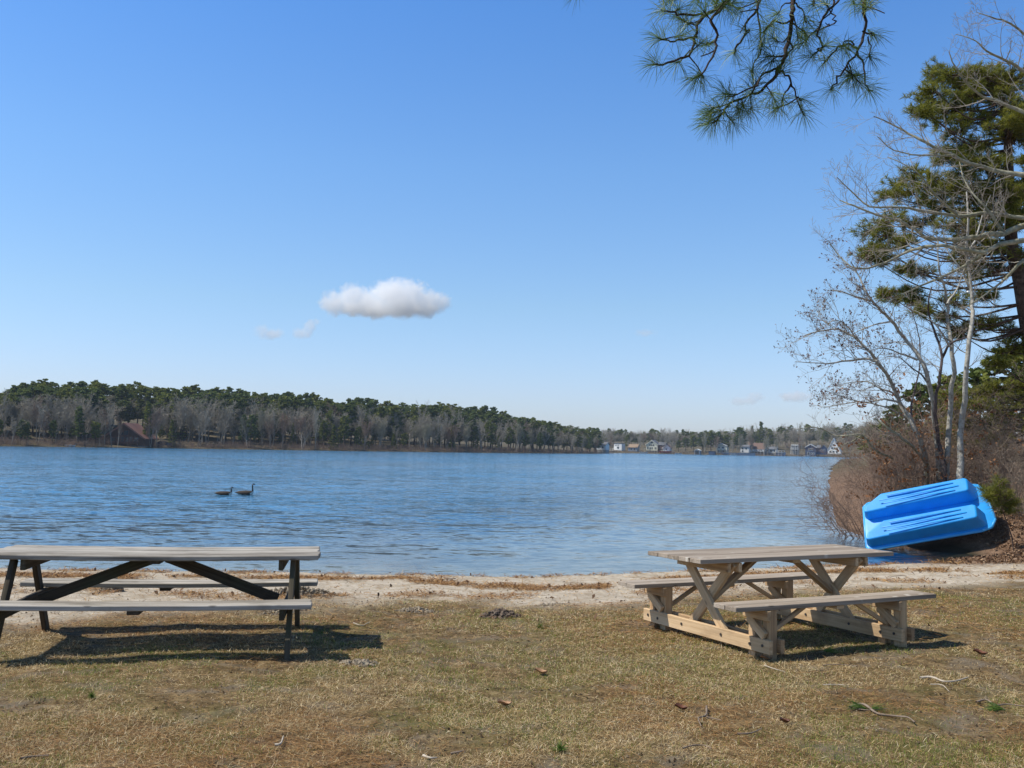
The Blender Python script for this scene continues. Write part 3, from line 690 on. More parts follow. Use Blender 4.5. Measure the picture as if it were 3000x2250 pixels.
# brown chalet on the near hill
D0 = sD(385)+10
r = cottage(388, 10, 1306, 10.2, 9, 2.4, 3.5, brownw, roofr, 'dark brown wooden house with steep gable and big windows across the lake',
    [(-2.9,.0+1.15,1.0,1.0),(-1.55,1.05,.75,1.25),(-.45,1.05,.9,1.25),(.75,1.05,.9,1.25),(1.85,1.05,.7,1.25),(3.2,1.15,1.1,1.1),(-.75,2.9,1.0,.85),(.45,2.9,1.1,1.15)], gable='front', trim=roofr, deck=(.75,1.8,brownw,-4.6,4.2), over=.9)
g = MB(); g.poly([(-5.2,-3.5,1.9),(-9.8,-3.5,1.55),(-9.8,-3.5,-.8),(-5.2,-3.5,-.8)], (0,6,0)); g.build('wing', roofb, r)
g = MB(); g.poly([(-5.4,-3.9,2.0),(-10.2,-3.9,1.6),(-10.2,-3.9,1.8),(-5.4,-3.9,2.25)], (0,7,0)); g.build('wing_roof', roofr, r)
g = MB(); g.span(4.1,4.9,1.5,2.3,2.0,5.6); g.build('chimney', stone, r)
g = MB(); g.span(-3.9,3.9,-4.53,-4.505,-1.3,-.25); g.build('lower_wall_trim', woodt, r)
# right shore
cottage(1768,10,1318,5.5,6,2.6,1.2,white,roofg,'small white cottage half hidden by trees, nearest the tip of the wooded point',[(-1.2,.9,.9,.9),(1.2,.9,.9,.9)],yaw=-.42,gable='side')
cottage(1818,16,1320,5.2,5,4.2,.1,white,dgrey,'tall boxy white flat roofed cottage with steps, second from the wooded point',[(-1.2,2.9,.6,.6),(.2,2.9,.6,.6),(.2,1.0,1.3,1.3)],gable='flat',yaw=-.55,deck=(.3,2.2,white,-4.2,1.2))
g = cottage(1860,14,1322,5.5,5,2.4,1.6,greyblue,orange,'small grey blue cottage with an orange roof between two pines',[(-.9,.7,.9,1.1),(1.1,.7,.9,1.1)],yaw=-.42,gable='side')
r = cottage(1917,13,1319,7.0,7,3.3,2.6,cream,roofg,'cream house with a tall glazed gable and balcony standing on posts over the shore',
    [(-2.4,.5,1.0,1.2),(-.9,.5,1.0,1.2),(.3,.5,1.0,1.2),(2.3,.5,1.2,1.2),(-1.1,2.55,.8,.9),(0,2.55,.8,.9),(1.1,2.55,.8,.9),(0,4.2,1.3,.7)],yaw=-.42,gable='front',deck=(0,1.8,cream,-4.2,3.8),trim=cream)
g = MB(); g.poly([(3.6,-2.4,3.2),(8.2,-2.4,2.9),(8.2,0,4.6),(3.6,0,4.9)], (0,0,.2)); g.poly([(3.6,2.6,3.2),(3.6,0,4.9),(8.2,0,4.6),(8.2,2.6,2.9)], (0,0,.2)); g.build('side_roof', roofg, r)
g = MB(); g.span(3.55,7.8,-2.1,2.3,.1,3.3); g.build('side_wing', roofb, r)
cottage(1958,10,1322,4.2,5,2.0,1.7,white,roofb,'little white gabled cottage just right of the cream house on posts',[(0,.8,.8,.8)],yaw=-.42,gable='front')
r = cottage(2047,3,1331,3.2,4,2.2,.7,greyblue,white,'grey open fronted boathouse under the clump of pines',[(0,.15,2.2,1.9)],yaw=-.42,gable='front',over=.15,trim=stone,name='boathouse')
cottage(2089,1,1332,3.4,3,1.9,.1,navy,dgrey,'low dark blue waterside shed right of the boathouse',[],yaw=-.42,gable='flat',name='shed')
r = cottage(2120,16,1330,6.2,6,5.0,1.2,cream,roofg,'tall narrow cream house with white posts behind the clump of pines',[(-1.6,3.2,1,1.1),(.8,3.2,1,1.1),(-1.6,1.0,1,1.3),(.8,1.0,1.3,1.3)],yaw=-.42,gable='front',deck=(2.4,1.6,white,-3.1,3.1))
cottage(2186,16,1326,5.0,5,3.6,.9,white,roofg,'square white cottage left of the wide brown roofed house',[(-1.2,2.0,.9,.9),(1.0,2.0,.9,.9),(-1.2,.4,.9,.9)],yaw=-.42,gable='side')
cottage(2222,22,1322,9.6,8,1.7,3.2,white,roofb,'wide cottage with a big brown roof and a long white veranda',[(-3.4,.4,1.6,.9),(-.6,.4,1.8,.9),(2.6,.4,1.6,.9)],yaw=-.42,gable='side',deck=(0,2.2,white,-4.8,4.8),over=.7)
cottage(2262,16,1326,6.8,6,2.2,1.3,white,roofg,'low white cottage with a pale grey roof, left of the blue boathouse',[(-2.0,.6,1.5,1.0),(.4,.6,1.4,1.0),(2.3,.6,.8,1.0)],yaw=-.42,gable='side')
cottage(2289,6,1334,5.4,4,1.7,.1,blue,white,'low bright blue boathouse with white windows and flat terrace on top',[(-1.8,.7,.7,.7),(-.6,.7,.7,.7),(.7,.3,.9,1.1),(1.8,.7,.7,.7)],yaw=-.42,gable='flat',deck=(1.98,.4,white,-2.8,2.8),name='boathouse')
r = cottage(2332,20,1328,4.4,5,5.2,.1,stone,white,'narrow three storey cottage front with stacked white porches',[(-.9,3.5,.9,1.2),(.9,3.5,.9,1.2),(-.9,1.2,.9,1.2),(.9,1.2,.9,1.2)],yaw=-.42,gable='flat',deck=(2.6,1.5,white,-2.3,2.3))
g = MB(); g.span(-2.3,2.3,-4.0,-2.62,4.9,5.05); [g.span(u-.08,u+.08,-3.98,-3.85,2.6,4.9) for u in (-2.2,-.7,.7,2.2)]; g.build('upper_porch', white, r)
r = cottage(2379,11,1335,6.6,7,5.4,1.9,navy,roofg,'navy blue two storey house with white trimmed gable and bright white windows',
    [(-.9,3.5,.8,1.1),(0.05,3.5,.8,1.1),(1.0,3.5,.8,1.1),(-1.4,.35,1.1,1.9),(.6,.8,.7,1.0),(1.9,.8,.7,1.0)],yaw=-.42,gable='front')
g = MB(); g.span(3.35,9.6,-2.2,3.2,.8,5.0); g.poly([(5.8,-2.2,5.0),(9.6,-2.2,5.0),(7.7,-2.2,6.6)], (0,5.4,0)); g.build('side_wing', navy, r)
g = MB(); g.poly([(3.3,-2.6,5.02),(5.9,-2.6,5.02),(5.9,.5,6.7),(3.3,.5,6.7)], (0,0,.2)); g.poly([(7.7,-2.6,6.65),(5.5,-2.6,4.85),(5.5,-2.6,5.05),(7.7,-2.6,6.9)], (0,6,0)); g.poly([(7.7,-2.6,6.65),(9.9,-2.6,4.85),(9.9,-2.6,5.05),(7.7,-2.6,6.9)], (0,6,0)); g.build('wing_roof', roofg, r)
for u in (6.6, 8.4):
    g = MB(); g.span(u-.45,u+.45,-2.28,-2.205,3.0,4.2); wo = g.build('window', white, r); g = MB(); g.span(u-.34,u+.34,-2.32,-2.285,3.1,4.1); g.build('pane', glass, wo)
r = cottage(2446,20,1329,8.6,8,1.6,8.4,white,white,'tall white steep triangular house with stairs, rightmost on the distant shore',
    [(-2.0,.3,1.3,1.5),(0,.3,1.3,1.5),(2.0,.3,1.3,1.5),(-.9,3.0,1.1,1.1),(.6,3.0,1.1,1.1),(-.1,5.3,1.0,1.0)],yaw=-.42,gable='front',deck=(-.1,2.4,white,-5,5),over=.3)
g = MB(); g.poly([(-5.2,-7,-.2),(-9.4,-7,-3.2),(-9.4,-7,-2.8),(-5.2,-7,.3)], (0,1.1,0)); g.poly([(-5.2,-7.05,.8),(-9.4,-7.05,-2.2),(-9.4,-7.05,-2.0),(-5.2,-7.05,1.0)], (0,.06,0)); g.build('stairs', white, r)
# waterside bits
def far_boat(px, off, L, col, label, trimc=white, z=0):
    D = sD(px)+off; x = (px-1500)/FPX*D; zg = max(ground_z(x, D), ZW-.05)+z
    bm = MB(); pts = [(-L/2,0),(-L*.42,-.5*L*.3),(L*.2,-.5*L*.34),(L/2,0),(L*.2,.5*L*.34),(-L*.42,.5*L*.3)]
    lo = [(a*.8, b_*.6, 0) for a, b_ in pts]; hi = [(a, b_, L*.15) for a, b_ in pts]; n = 6
    bm.add(lo+hi, [list(range(n))[::-1]]+[[i,(i+1)%n,(i+1)%n+n,i+n] for i in range(n)]+[[i+n for i in range(n)]])
    o = bm.build('boat', col); o.location = (x, D, zg)
    t = MB(); t.span(-L*.3,-L*.25,-L*.14,L*.14,L*.15,L*.17); t.span(.05*L,.1*L,-L*.14,L*.14,L*.15,L*.17); t.build('thwart', trimc, o); return tag(o, label, 'boat')
far_boat(1889, 2, 5.5, white, 'small white dinghy on the shore left of the cream house on posts')
far_boat(1952, 4, 8.0, redm, 'white topped red boat ashore right of the cream house on posts', white, .3)
far_boat(1990, 0, 4.5, white, 'small white rowing boat at the water left of the pine clump')
far_boat(2152, -1, 5, white, 'white skiff moored below the grey sea wall')
far_boat(2366, 1, 4.5, white, 'white boat hauled up beside the navy blue house')
far_boat(212, 1, 3.0, white, 'small white boat at the shore left of the brown house')
g = MB(); D = sD(2165)+2; zz = ZW
for k in range(14): g.span(M(0,1)+(-10+k*1.45), -10+k*1.45+1.40, 0, .6, 0, 1.9+.1*(k % 2))
o = g.build('sea_wall', greyblue); o.location = ((2165-1500)/FPX*D, D, zz-.5); tag(o, 'long pale grey sea wall at the water below the white cottages', 'wall')
# parked car beside the brown house
D = sD(487)+6; x = (487-1500)/FPX*D; z = ground_z(x, D)
r = empty('parked_car', (x, D, z), 'dark car with sun glinting on its windscreen, parked by the brown house', 'car')
b = MB(); b.poly([(-2.1,-.85,.3),(2.1,-.85,.3),(2.1,-.85,.75),(1.1,-.85,.9),(.6,-.85,1.4),(-1.2,-.85,1.4),(-1.8,-.85,.95),(-2.1,-.85,.85)], (0,1.7,0)); b.build('body', paint('car_paint', (.03,.035,.07), .2), r, .08)
b = MB(); b.poly([(.63,-.87,1.33),(1.02,-.87,.93),(-1.5,-.87,.97),(-1.1,-.87,1.33)], (0,.015,0)); b.build('window', glass, r)
for u in (-1.35, 1.35):
    for v in (-.8, .8):
        b = MB(); b.tube([(u, v-.1, .33), (u, v+.1, .33)], .33, 14); b.build('wheel', dgrey, r)
# ------------------------------------------------------------------ boards
def board(name, mat, parent, p0, p1, width, thick, wdir=(0,0,1), sag=0., planks=1, gap=.006, nseg=8, bevel=.004, warp=0., seed=0, rag=0.):
    """a plank (or several side by side) whose local X runs from p0 to p1; width along wdir"""
    p0 = Vector(p0); p1 = Vector(p1); L = (p1-p0).length; ex = (p1-p0)/L; w_ = Vector(wdir); w_ = (w_-ex*w_.dot(ex)).normalized(); ez = ex.cross(w_)
    rs = random.Random(seed+int(L*1000)); bm = bmesh.new(); lay = bm.verts.layers.float.new('board'); bw = width/planks
    for k in range(planks):
        y0 = -width/2+k*bw+gap/2; y1 = y0+bw-gap; tone = rs.random(); dz = rs.uniform(-1,1)*warp; e0 = rs.uniform(-1,1)*rag; e1 = rs.uniform(-1,1)*rag; tw = rs.uniform(-1,1)*warp*1.5
        rings = []
        for i in range(nseg+1):
            t = i/nseg; x = -L/2+e0+(L+e1-e0)*t; s = -sag*math.sin(math.pi*t)+dz*math.sin(math.pi*t*1.3+k)+tw*(t-.5)*.0
            ring = [bm.verts.new((x, y, z+s+(tw*(t-.5) if y == y1 else 0))) for y, z in ((y0,-thick/2),(y1,-thick/2),(y1,thick/2),(y0,thick/2))]
            for v in ring: v[lay] = tone
            rings.append(ring)
        for a, b in zip(rings, rings[1:]):
            for j in range(4): bm.faces.new((a[j], a[(j+1)%4], b[(j+1)%4], b[j]))
        bm.faces.new(rings[0][::-1]); bm.faces.new(rings[-1])
    bmesh.ops.recalc_face_normals(bm, faces=bm.faces)
    if bevel:
        eds = [e for e in bm.edges if len(e.link_faces) == 2 and e.calc_face_angle(0) > .6]
        bmesh.ops.bevel(bm, geom=eds, offset=bevel, segments=1, affect='EDGES')
    me = bpy.data.meshes.new(name); bm.to_mesh(me); bm.free(); me.materials.append(mat)
    o = bpy.data.objects.new(name, me); link(o, parent)
    o.matrix_local = Matrix(((ex[0], w_[0], ez[0], 0), (ex[1], w_[1], ez[1], 0), (ex[2], w_[2], ez[2], 0), (0,0,0,1))); o.location = (p0+p1)/2
    return o
def bolts(parent, pts, axis_, r=.011, name='bolt', mat=None):
    for p in pts:
        b = MB(); a = Vector(p); d = Vector(axis_); b.tube([a, a+d*.006], r, 8); b.build(name, mat, parent)
steel = new_mat('dull_steel')[0]; _b = steel.node_tree.nodes['Principled BSDF']; _b.inputs['Base Color'].default_value = (.10,.09,.085,1); _b.inputs['Metallic'].default_value = .8; _b.inputs['Roughness'].default_value = .5
# old weathered picnic table on the left
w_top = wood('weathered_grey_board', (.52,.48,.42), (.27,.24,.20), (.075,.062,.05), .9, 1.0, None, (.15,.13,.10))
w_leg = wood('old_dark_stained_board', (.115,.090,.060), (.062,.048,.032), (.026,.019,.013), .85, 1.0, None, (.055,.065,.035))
TL = (-2.82, 8.28, .150); zt = ground_z(TL[0], TL[1])
LT = empty('picnic_table', (TL[0], TL[1], -.012), 'old weathered grey picnic table with dark A frame legs and attached benches', 'picnic table', None, TL[2])
L, Wt, H, hb, bs, bw = 2.52, .735, .755, .43, .625, .265
gz = lambda u, v, T, z0: ground_z(T[0]+u*math.cos(T[2])-v*math.sin(T[2]), T[1]+u*math.sin(T[2])+v*math.cos(T[2]))-z0
board('tabletop', w_top, LT, (-L/2,0,H-.02), (L/2,0,H-.02), Wt, .038, (0,1,0), .012, 5, .007, 12, .006, .005, 3, .016)
for s in (-1, 1): board('bench', w_top, LT, (-L/2+.02,s*bs,hb-.02), (L/2-.03,s*bs,hb-.02), bw, .038, (0,1,0), .012, 2, .007, 12, .005, .003, 5+s, .008)
for u in (-.97, .97):
    du = .045 if u > 0 else -.045
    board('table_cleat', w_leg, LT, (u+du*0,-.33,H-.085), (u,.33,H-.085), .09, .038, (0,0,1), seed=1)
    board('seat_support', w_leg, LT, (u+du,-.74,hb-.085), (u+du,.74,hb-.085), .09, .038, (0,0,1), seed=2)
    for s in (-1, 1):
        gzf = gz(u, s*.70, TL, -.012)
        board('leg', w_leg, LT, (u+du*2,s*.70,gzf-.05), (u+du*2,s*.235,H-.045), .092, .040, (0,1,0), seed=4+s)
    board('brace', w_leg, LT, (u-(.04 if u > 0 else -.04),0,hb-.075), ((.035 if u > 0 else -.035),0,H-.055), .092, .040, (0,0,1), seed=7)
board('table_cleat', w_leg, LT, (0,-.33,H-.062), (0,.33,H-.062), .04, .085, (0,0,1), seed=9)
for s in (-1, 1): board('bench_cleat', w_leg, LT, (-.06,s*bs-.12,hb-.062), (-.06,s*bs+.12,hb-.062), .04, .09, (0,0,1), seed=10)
# newer table on the right
w_t2 = wood('brown_grey_deck_board', (.44,.37,.295), (.31,.25,.19), (.15,.115,.08), .75, .8, (.60,.56,.48))
w_l2 = wood('tan_construction_timber', (.68,.49,.29), (.50,.335,.18), (.25,.14,.07), .75, .7, None, (.30,.20,.115))
TR = (2.365, 9.08, .472)
RT = empty('picnic_table', (TR[0], TR[1], -.015), 'newer tan timber picnic table with crossed legs and benches on ground rails', 'picnic table', None, TR[2])
L, Wt, H, hb, bs, bw = 2.19, .74, .765, .447, .69, .275
board('tabletop', w_t2, RT, (-L/2,0,H-.019), (L/2,0,H-.019), Wt, .036, (0,1,0), 0, 5, .005, 10, .003, .0015, 21, .003)
for s in (-1, 1): board('bench', w_t2, RT, (-L/2-.01,s*bs,hb-.019), (L/2+.01,s*bs,hb-.019), bw, .036, (0,1,0), .003, 2, .005, 10, .003, .0015, 22+s, .003)
for u in (-.72, .72):
    o_ = 1 if u > 0 else -1
    for q in (-1, 1): board('ground_rail', w_l2, RT, (u+q*.06,-bs-.17,.125), (u+q*.06,bs+.17,.125), .115, .038, (0,0,1), seed=30+q, nseg=4)
    for s in (-1, 1):
        board('leg', w_l2, RT, (u+s*.0005*0+(.0),s*.30,.12) if False else (u+s*.0195,s*.31,.07), (u+s*.0195,-s*.30,H-.045), .09, .038, (0,1,0), seed=33+s, nseg=4)
        # bench posts: two uprights, a diagonal board between them and a cap board
        for k in (-.085, .085): 
            g_ = gz(u, s*bs+k, TR, -.015)
            board('bench_post', w_l2, RT, (u,s*bs+k,g_-.04), (u,s*bs+k,hb-.04), .085, .080, (0,1,0), seed=36, nseg=2)
        board('post_diagonal', w_l2, RT, (u-.062,s*bs-.10,.20), (u-.062,s*bs+.10,hb-.12), .075, .034, (0,1,0), seed=40+s, nseg=2)
        board('post_cap', w_l2, RT, (u-.062,s*bs-.15,hb-.082), (u-.062,s*bs+.15,hb-.082), .085, .036, (0,0,1), seed=44+s, nseg=2)
        board('bench_brace', w_l2, RT, (u-o_*.05,s*bs,.155 if False else .19), (u-o_*.44,s*bs,hb-.05), .036, .036, (0,1,0), seed=48, nseg=2)
        bolts(RT, [(u-.080,s*(bs+.09),.13),(u-.080,s*(bs-.06),.12)], (-1,0,0), .012, 'bolt', steel)
        bolts(RT, [(u-.080,s*.27,.13)], (-1,0,0), .012, 'bolt', steel)
    board('table_cleat', w_l2, RT, (u-o_*.058,-.35,H-.082), (u-o_*.058,.35,H-.082), .085, .036, (0,0,1), seed=50, nseg=2)
    board('table_cleat', w_l2, RT, (u+o_*.058,-.35,H-.082), (u+o_*.058,.35,H-.082), .085, .036, (0,0,1), seed=51, nseg=2)
    board('brace', w_l2, RT, (u-o_*.02,0,.37), (o_*.20,0,H-.05), .085, .038, (0,1,0), seed=53, nseg=3)
board('center_cleat', w_l2, RT, (-.0,-.30,H-.057), (0,.30,H-.057), .036, .085, (0,0,1), seed=54, nseg=2)
for s in (-1, 1): board('bench_cleat', w_l2, RT, (0,s*bs-.12,hb-.057), (0,s*bs+.12,hb-.057), .036, .08, (0,0,1), seed=55, nseg=2)

# ------------------------------------------------------------------ upturned blue pedal boat hull
m, nt, b = new_mat('blue_plastic'); co = coord(nt)
n1 = noise(nt, co, 3, 4, .6); n2 = noise(nt, mapping(nt, co, (40, 3, 3), (0,0,.3)), 1, 4, .7)
c = mixc(nt, mrange(nt, n1, .35, .65), (.012,.285,.71), (.026,.345,.80)); c = mixc(nt, mrange(nt, n2, .62, .74, 0, .4), c, (.25,.48,.78)); n3 = noise(nt, mapping(nt, co, (1.2, 5, 5)), 1, 5, .7); c = mixc(nt, mrange(nt, n3, .55, .75, 0, .35), c, (.10,.17,.24))
nt.links.new(c, b.inputs['Base Color']); b.inputs['Roughness'].default_value = .42; b.inputs['Specular IOR Level'].default_value = .5; b.inputs['Subsurface Weight'].default_value = 0
bump(nt, b, n1, .08, .02); bluep = m
bluel = simple('blue_plastic_rim', [(.05,.38,.78), (.09,.45,.84)], 5, .35, 0, spec=.5)
purple = simple('purple_lower_shell', [(.10,.045,.14), (.15,.07,.20)], 5, .45, 0)
BA = Vector((.925, -.30, .225)).normalized(); BB = Vector((.25, .62, .74)); BB = (BB-BA*BB.dot(BA)).normalized(); BN = BA.cross(BB)
if BN.y > 0: BN = -BN
org = Vector(P(2541, 1613, 21.6))
boat = bpy.data.objects.new('pedal_boat', None); link(boat)
KB = .885
boat.matrix_world = Matrix(((BA[0],BB[0],BN[0],org[0]),(BA[1],BB[1],BN[1],org[1]),(BA[2],BB[2],BN[2],org[2]),(0,0,0,1))) @ Matrix.Scale(KB, 4)
tag(boat, 'bright blue plastic pedal boat tipped on its side against the right bank', 'pedal boat')
LB_, WB = 2.78, 1.50
def sh_(x, y): return (x+max(0, y-.2)*.13*(1-x/2.9))*1.06, y*.95
def loft_prism(bm, lo, hi): 
    n = len(lo); bm.add([*lo, *hi], [list(range(n))[::-1], [i+n for i in range(n)]]+[[i,(i+1)%n,(i+1)%n+n,i+n] for i in range(n)])
dk = MB(); out_ = [sh_(*q) for q in [(.0,.10),(.10,.0),(2.45,.0),(2.66,.06),(2.78,.28),(2.78,1.22),(2.66,1.44),(2.45,1.50),(.10,1.50),(.0,1.40)]]
loft_prism(dk, [(x, y, -.03) for x, y in out_], [(x, y, .03) for x, y in out_]); dk.build('deck', bluep, boat, .012, True)
rm = MB(); inn = [(x+(1.39-x)*.02, y+(.75-y)*.03) for x, y in out_]; 
for (A, B_) in zip(out_, out_[1:]+out_[:1]):
    rm.tube([(A[0],A[1],.0),(B_[0],B_[1],.0)], .034, 8)
rm.build('rim', bluel, boat, 0, True)
ls = MB(); loft_prism(ls, [(1.39+(x-1.39)*.86, .75+(y-.75)*.84, -.20) for x, y in out_], [(1.39+(x-1.39)*.97, .75+(y-.75)*.96, -.034) for x, y in out_]); ls.build('lower_shell', purple, boat, .02, True)
for k, y0 in enumerate((.05, .93)):
    p_ = MB(); base = [(.02,.10),(.10,.0),(2.50,.0),(2.60,.07),(2.62,.45),(2.52,.52),(.50,.52),(.06,.34)]
    top = [(.03,.08),(.10,.045),(2.36,.05),(2.40,.09),(2.44,.42),(2.38,.47),(.46,.47),(.09,.26)]
    zt_ = lambda x: .41 if x > .3 else .30
    lo = [(*sh_(x, y0+y), .02) for x, y in base]; hi = [(*sh_(x, y0+y), zt_(x)) for x, y in top]
    # mid ring keeps the flank nearly straight
    n = 8; mid = [((a[0]*.25+b_[0]*.75), (a[1]*.3+b_[1]*.7), a[2]*.25+b_[2]*.75) for a, b_ in zip(lo, hi)]
    p_.add(lo+mid+hi, [list(range(n))[::-1]]+[[i,(i+1)%n,(i+1)%n+n,i+n] for i in range(n)]+[[i+n,(i+1)%n+n,(i+1)%n+2*n,i+2*n] for i in range(n)])
    V = hi; o0 = 16; p_.f.append([o0+i for i in range(8)]); p_.m.append(0)
    po = p_.build('pontoon', bluep, boat, .035, True, 3)
    md = po.modifiers.new('wn', 'WEIGHTED_NORMAL')
    for j, (yy, xa, xb) in enumerate(((.13,.50,2.12),(.25,.40,2.22),(.375,.58,2.12))):
        rb = MB(); a_ = sh_(xa, y0+yy); b2 = sh_(xb, y0+yy); rb.span(a_[0], b2[0], a_[1]-.016, a_[1]+.016, .402, .418); rb.build('rib', bluep, po, .006, True)
# ------------------------------------------------------------------ geese on the water
m, nt, b = new_mat('goose_plumage'); co = coord(nt); n_ = noise(nt, mapping(nt, co, (9, 30, 30)), 1, 4, .6)
nt.links.new(ramp(nt, n_, [(.35,(.018,.012,.008)),(.6,(.055,.036,.024))]), b.inputs['Base Color']); b.inputs['Roughness'].default_value = .8
gb = m; gk = simple('goose_black', [(.008,.008,.010),(.02,.02,.022)], 9, .5, 0); gw = simple('goose_white', [(.55,.50,.44),(.72,.68,.62)], 9, .8, 0)
def goose(px, py, L, neck, label, yaw):
    p = G(px, py, ZW); r = bpy.data.objects.new('goose', None)
    # body and neck: one continuous lofted surface; x forward
    st = [(-.50,.075,.004,.004),(-.46,.075,.022,.012),(-.40,.070,.050,.035),(-.30,.060,.085,.070),(-.15,.050,.115,.098),(0,.045,.125,.108),(.13,.045,.118,.105),(.22,.055,.098,.098),(.285,.085,.070,.085),(.315,.135,.046,.052),(.318,.19,.034,.034),(.314,.19+neck*.4,.029,.029),(.306,.19+neck*.75,.028,.028),(.306,.19+neck,.031,.031),(.330,.215+neck+.02,.036,.036),(.362,.215+neck+.018,.033,.031),(.392,.205+neck+.015,.018,.018),(.400,.203+neck+.013,.006,.006)]
    st = [(a, z+.03, ry, rz*(1.15 if i_ < 9 else 1)) for i_, (a, z, ry, rz) in enumerate(st)]
    pts = np.array([(a, 0, z) for a, z, _, _ in st]); t = np.gradient(pts, axis=0); t /= np.linalg.norm(t, axis=1, keepdims=True); n = 12; V = []
    for i, (a, z, ry, rz) in enumerate(st):
        up = np.cross(t[i], [0,1,0])
        for k in range(n): an = 2*math.pi*k/n; V.append(pts[i]+np.array([0,1,0])*ry*math.cos(an)+up*rz*math.sin(an))
    F = [[i*n+k, i*n+(k+1)%n, (i+1)*n+(k+1)%n, (i+1)*n+k] for i in range(len(st)-1) for k in range(n)]
    mb = MB(); ms = []
    for i in range(len(st)-1):
        for k in range(n):
            low = math.sin(2*math.pi*(k+.5)/n) > .3
            ms.append(1 if i <= 1 or i >= 9 else (2 if (i in (2,) or (i in (7,8))) and not (i in (3,4)) and (math.sin(2*math.pi*(k+.5)/n) < .2) and i != 2 or (i in (2,3) and math.sin(2*math.pi*(k+.5)/n) < -.4) else 0))
    mb.add([tuple(v) for v in V], F); mb.m = ms
    o = mb.build('goose', [gb, gk, gw], None, 0, True); s = L/.82
    o.location = (p[0], p[1], ZW-.005); o.scale = (s,s,s); o.rotation_euler = (0,0,yaw)
    for sgn in (-1, 1):
        c = MB(); c.box((.327, sgn*.0335, .230+neck+.012), (.026,.010,.052), Matrix.Rotation(.25, 3, 'Y')); c.build('cheek_patch', gw, o, .004)
    bk = MB(); bk.tube([(.392,0,.235+neck+.013),(.43,0,.228+neck+.010),(.452,0,.222+neck+.008)], [.017,.011,.004], 8); bk.build('beak', gk, o)
    w_ = MB()
    for sgn in (-1, 1):
        w_.add([(.17,sgn*.110,.09),(.05,sgn*.128,.035),(-.15,sgn*.120,.045),(-.40,sgn*.03,.098),(-.15,sgn*.075,.140),(.08,sgn*.095,.135)], [(0,1,2,3,4,5)])
    w_.build('wing', gb, o); return tag(o, label, 'goose')
goose(657, 1451, .66, .12, 'trailing goose with a shorter neck, left one of the pair on the lake', .05)
goose(719, 1449.5, .70, .22, 'leading goose with its neck held high, right one of the pair on the lake', -.03)
# ------------------------------------------------------------------ trees on the near right bank
bark_pale = simple('bark_pale_grey_lichen', [(.20,.18,.14), (.40,.375,.32), (.52,.50,.44)], 14, .9, .5, .02)
bark_oak = simple('bark_mossy_grey', [(.16,.155,.09), (.30,.28,.19), (.42,.40,.31)], 9, .95, .5, .02)
bark_dark = simple('bark_dark_purple_brown', [(.055,.042,.04), (.13,.10,.095)], 12, .9, .4, .01)
bark_pine = simple('bark_pine_plates', [(.035,.022,.016), (.10,.065,.045), (.17,.115,.085)], 10, .95, .8, .03)
twig_pale = simple('twigs_pale', [(.25,.215,.17), (.42,.375,.31)], 2, .9, 0)
twig_red = simple('twigs_reddish', [(.16,.10,.075), (.34,.24,.18)], 2, .9, 0)
twig_brown = simple('twigs_brown', [(.14,.105,.075), (.32,.25,.18)], 2, .9, 0)
bud = simple('buds_dark_red', [(.10,.04,.035), (.20,.10,.07)], 3, .7, 0)
ndl_near = attr_mat('needles_yellow_green', [(0,(.045,.055,.008)), (.45,(.18,.19,.025)), (1,(.38,.35,.055))], .55, .35, .42)
leaf_oak = attr_mat('dead_oak_leaves', [(0,(.14,.055,.022)), (.5,(.31,.135,.055)), (1,(.46,.25,.12))], .7, .3, .3)
def limb_pts(px_pts, D0, D1=None, jit=.25, k=3):
    n = len(px_pts); D1 = D0 if D1 is None else D1; ph = random.uniform(0, 6)
    pts = [P(x, y, D0+(D1-D0)*i/max(1, n-1)+jit*math.sin(i*1.3+ph)) for i, (x, y) in enumerate(px_pts)]
    return catmull(pts, k)
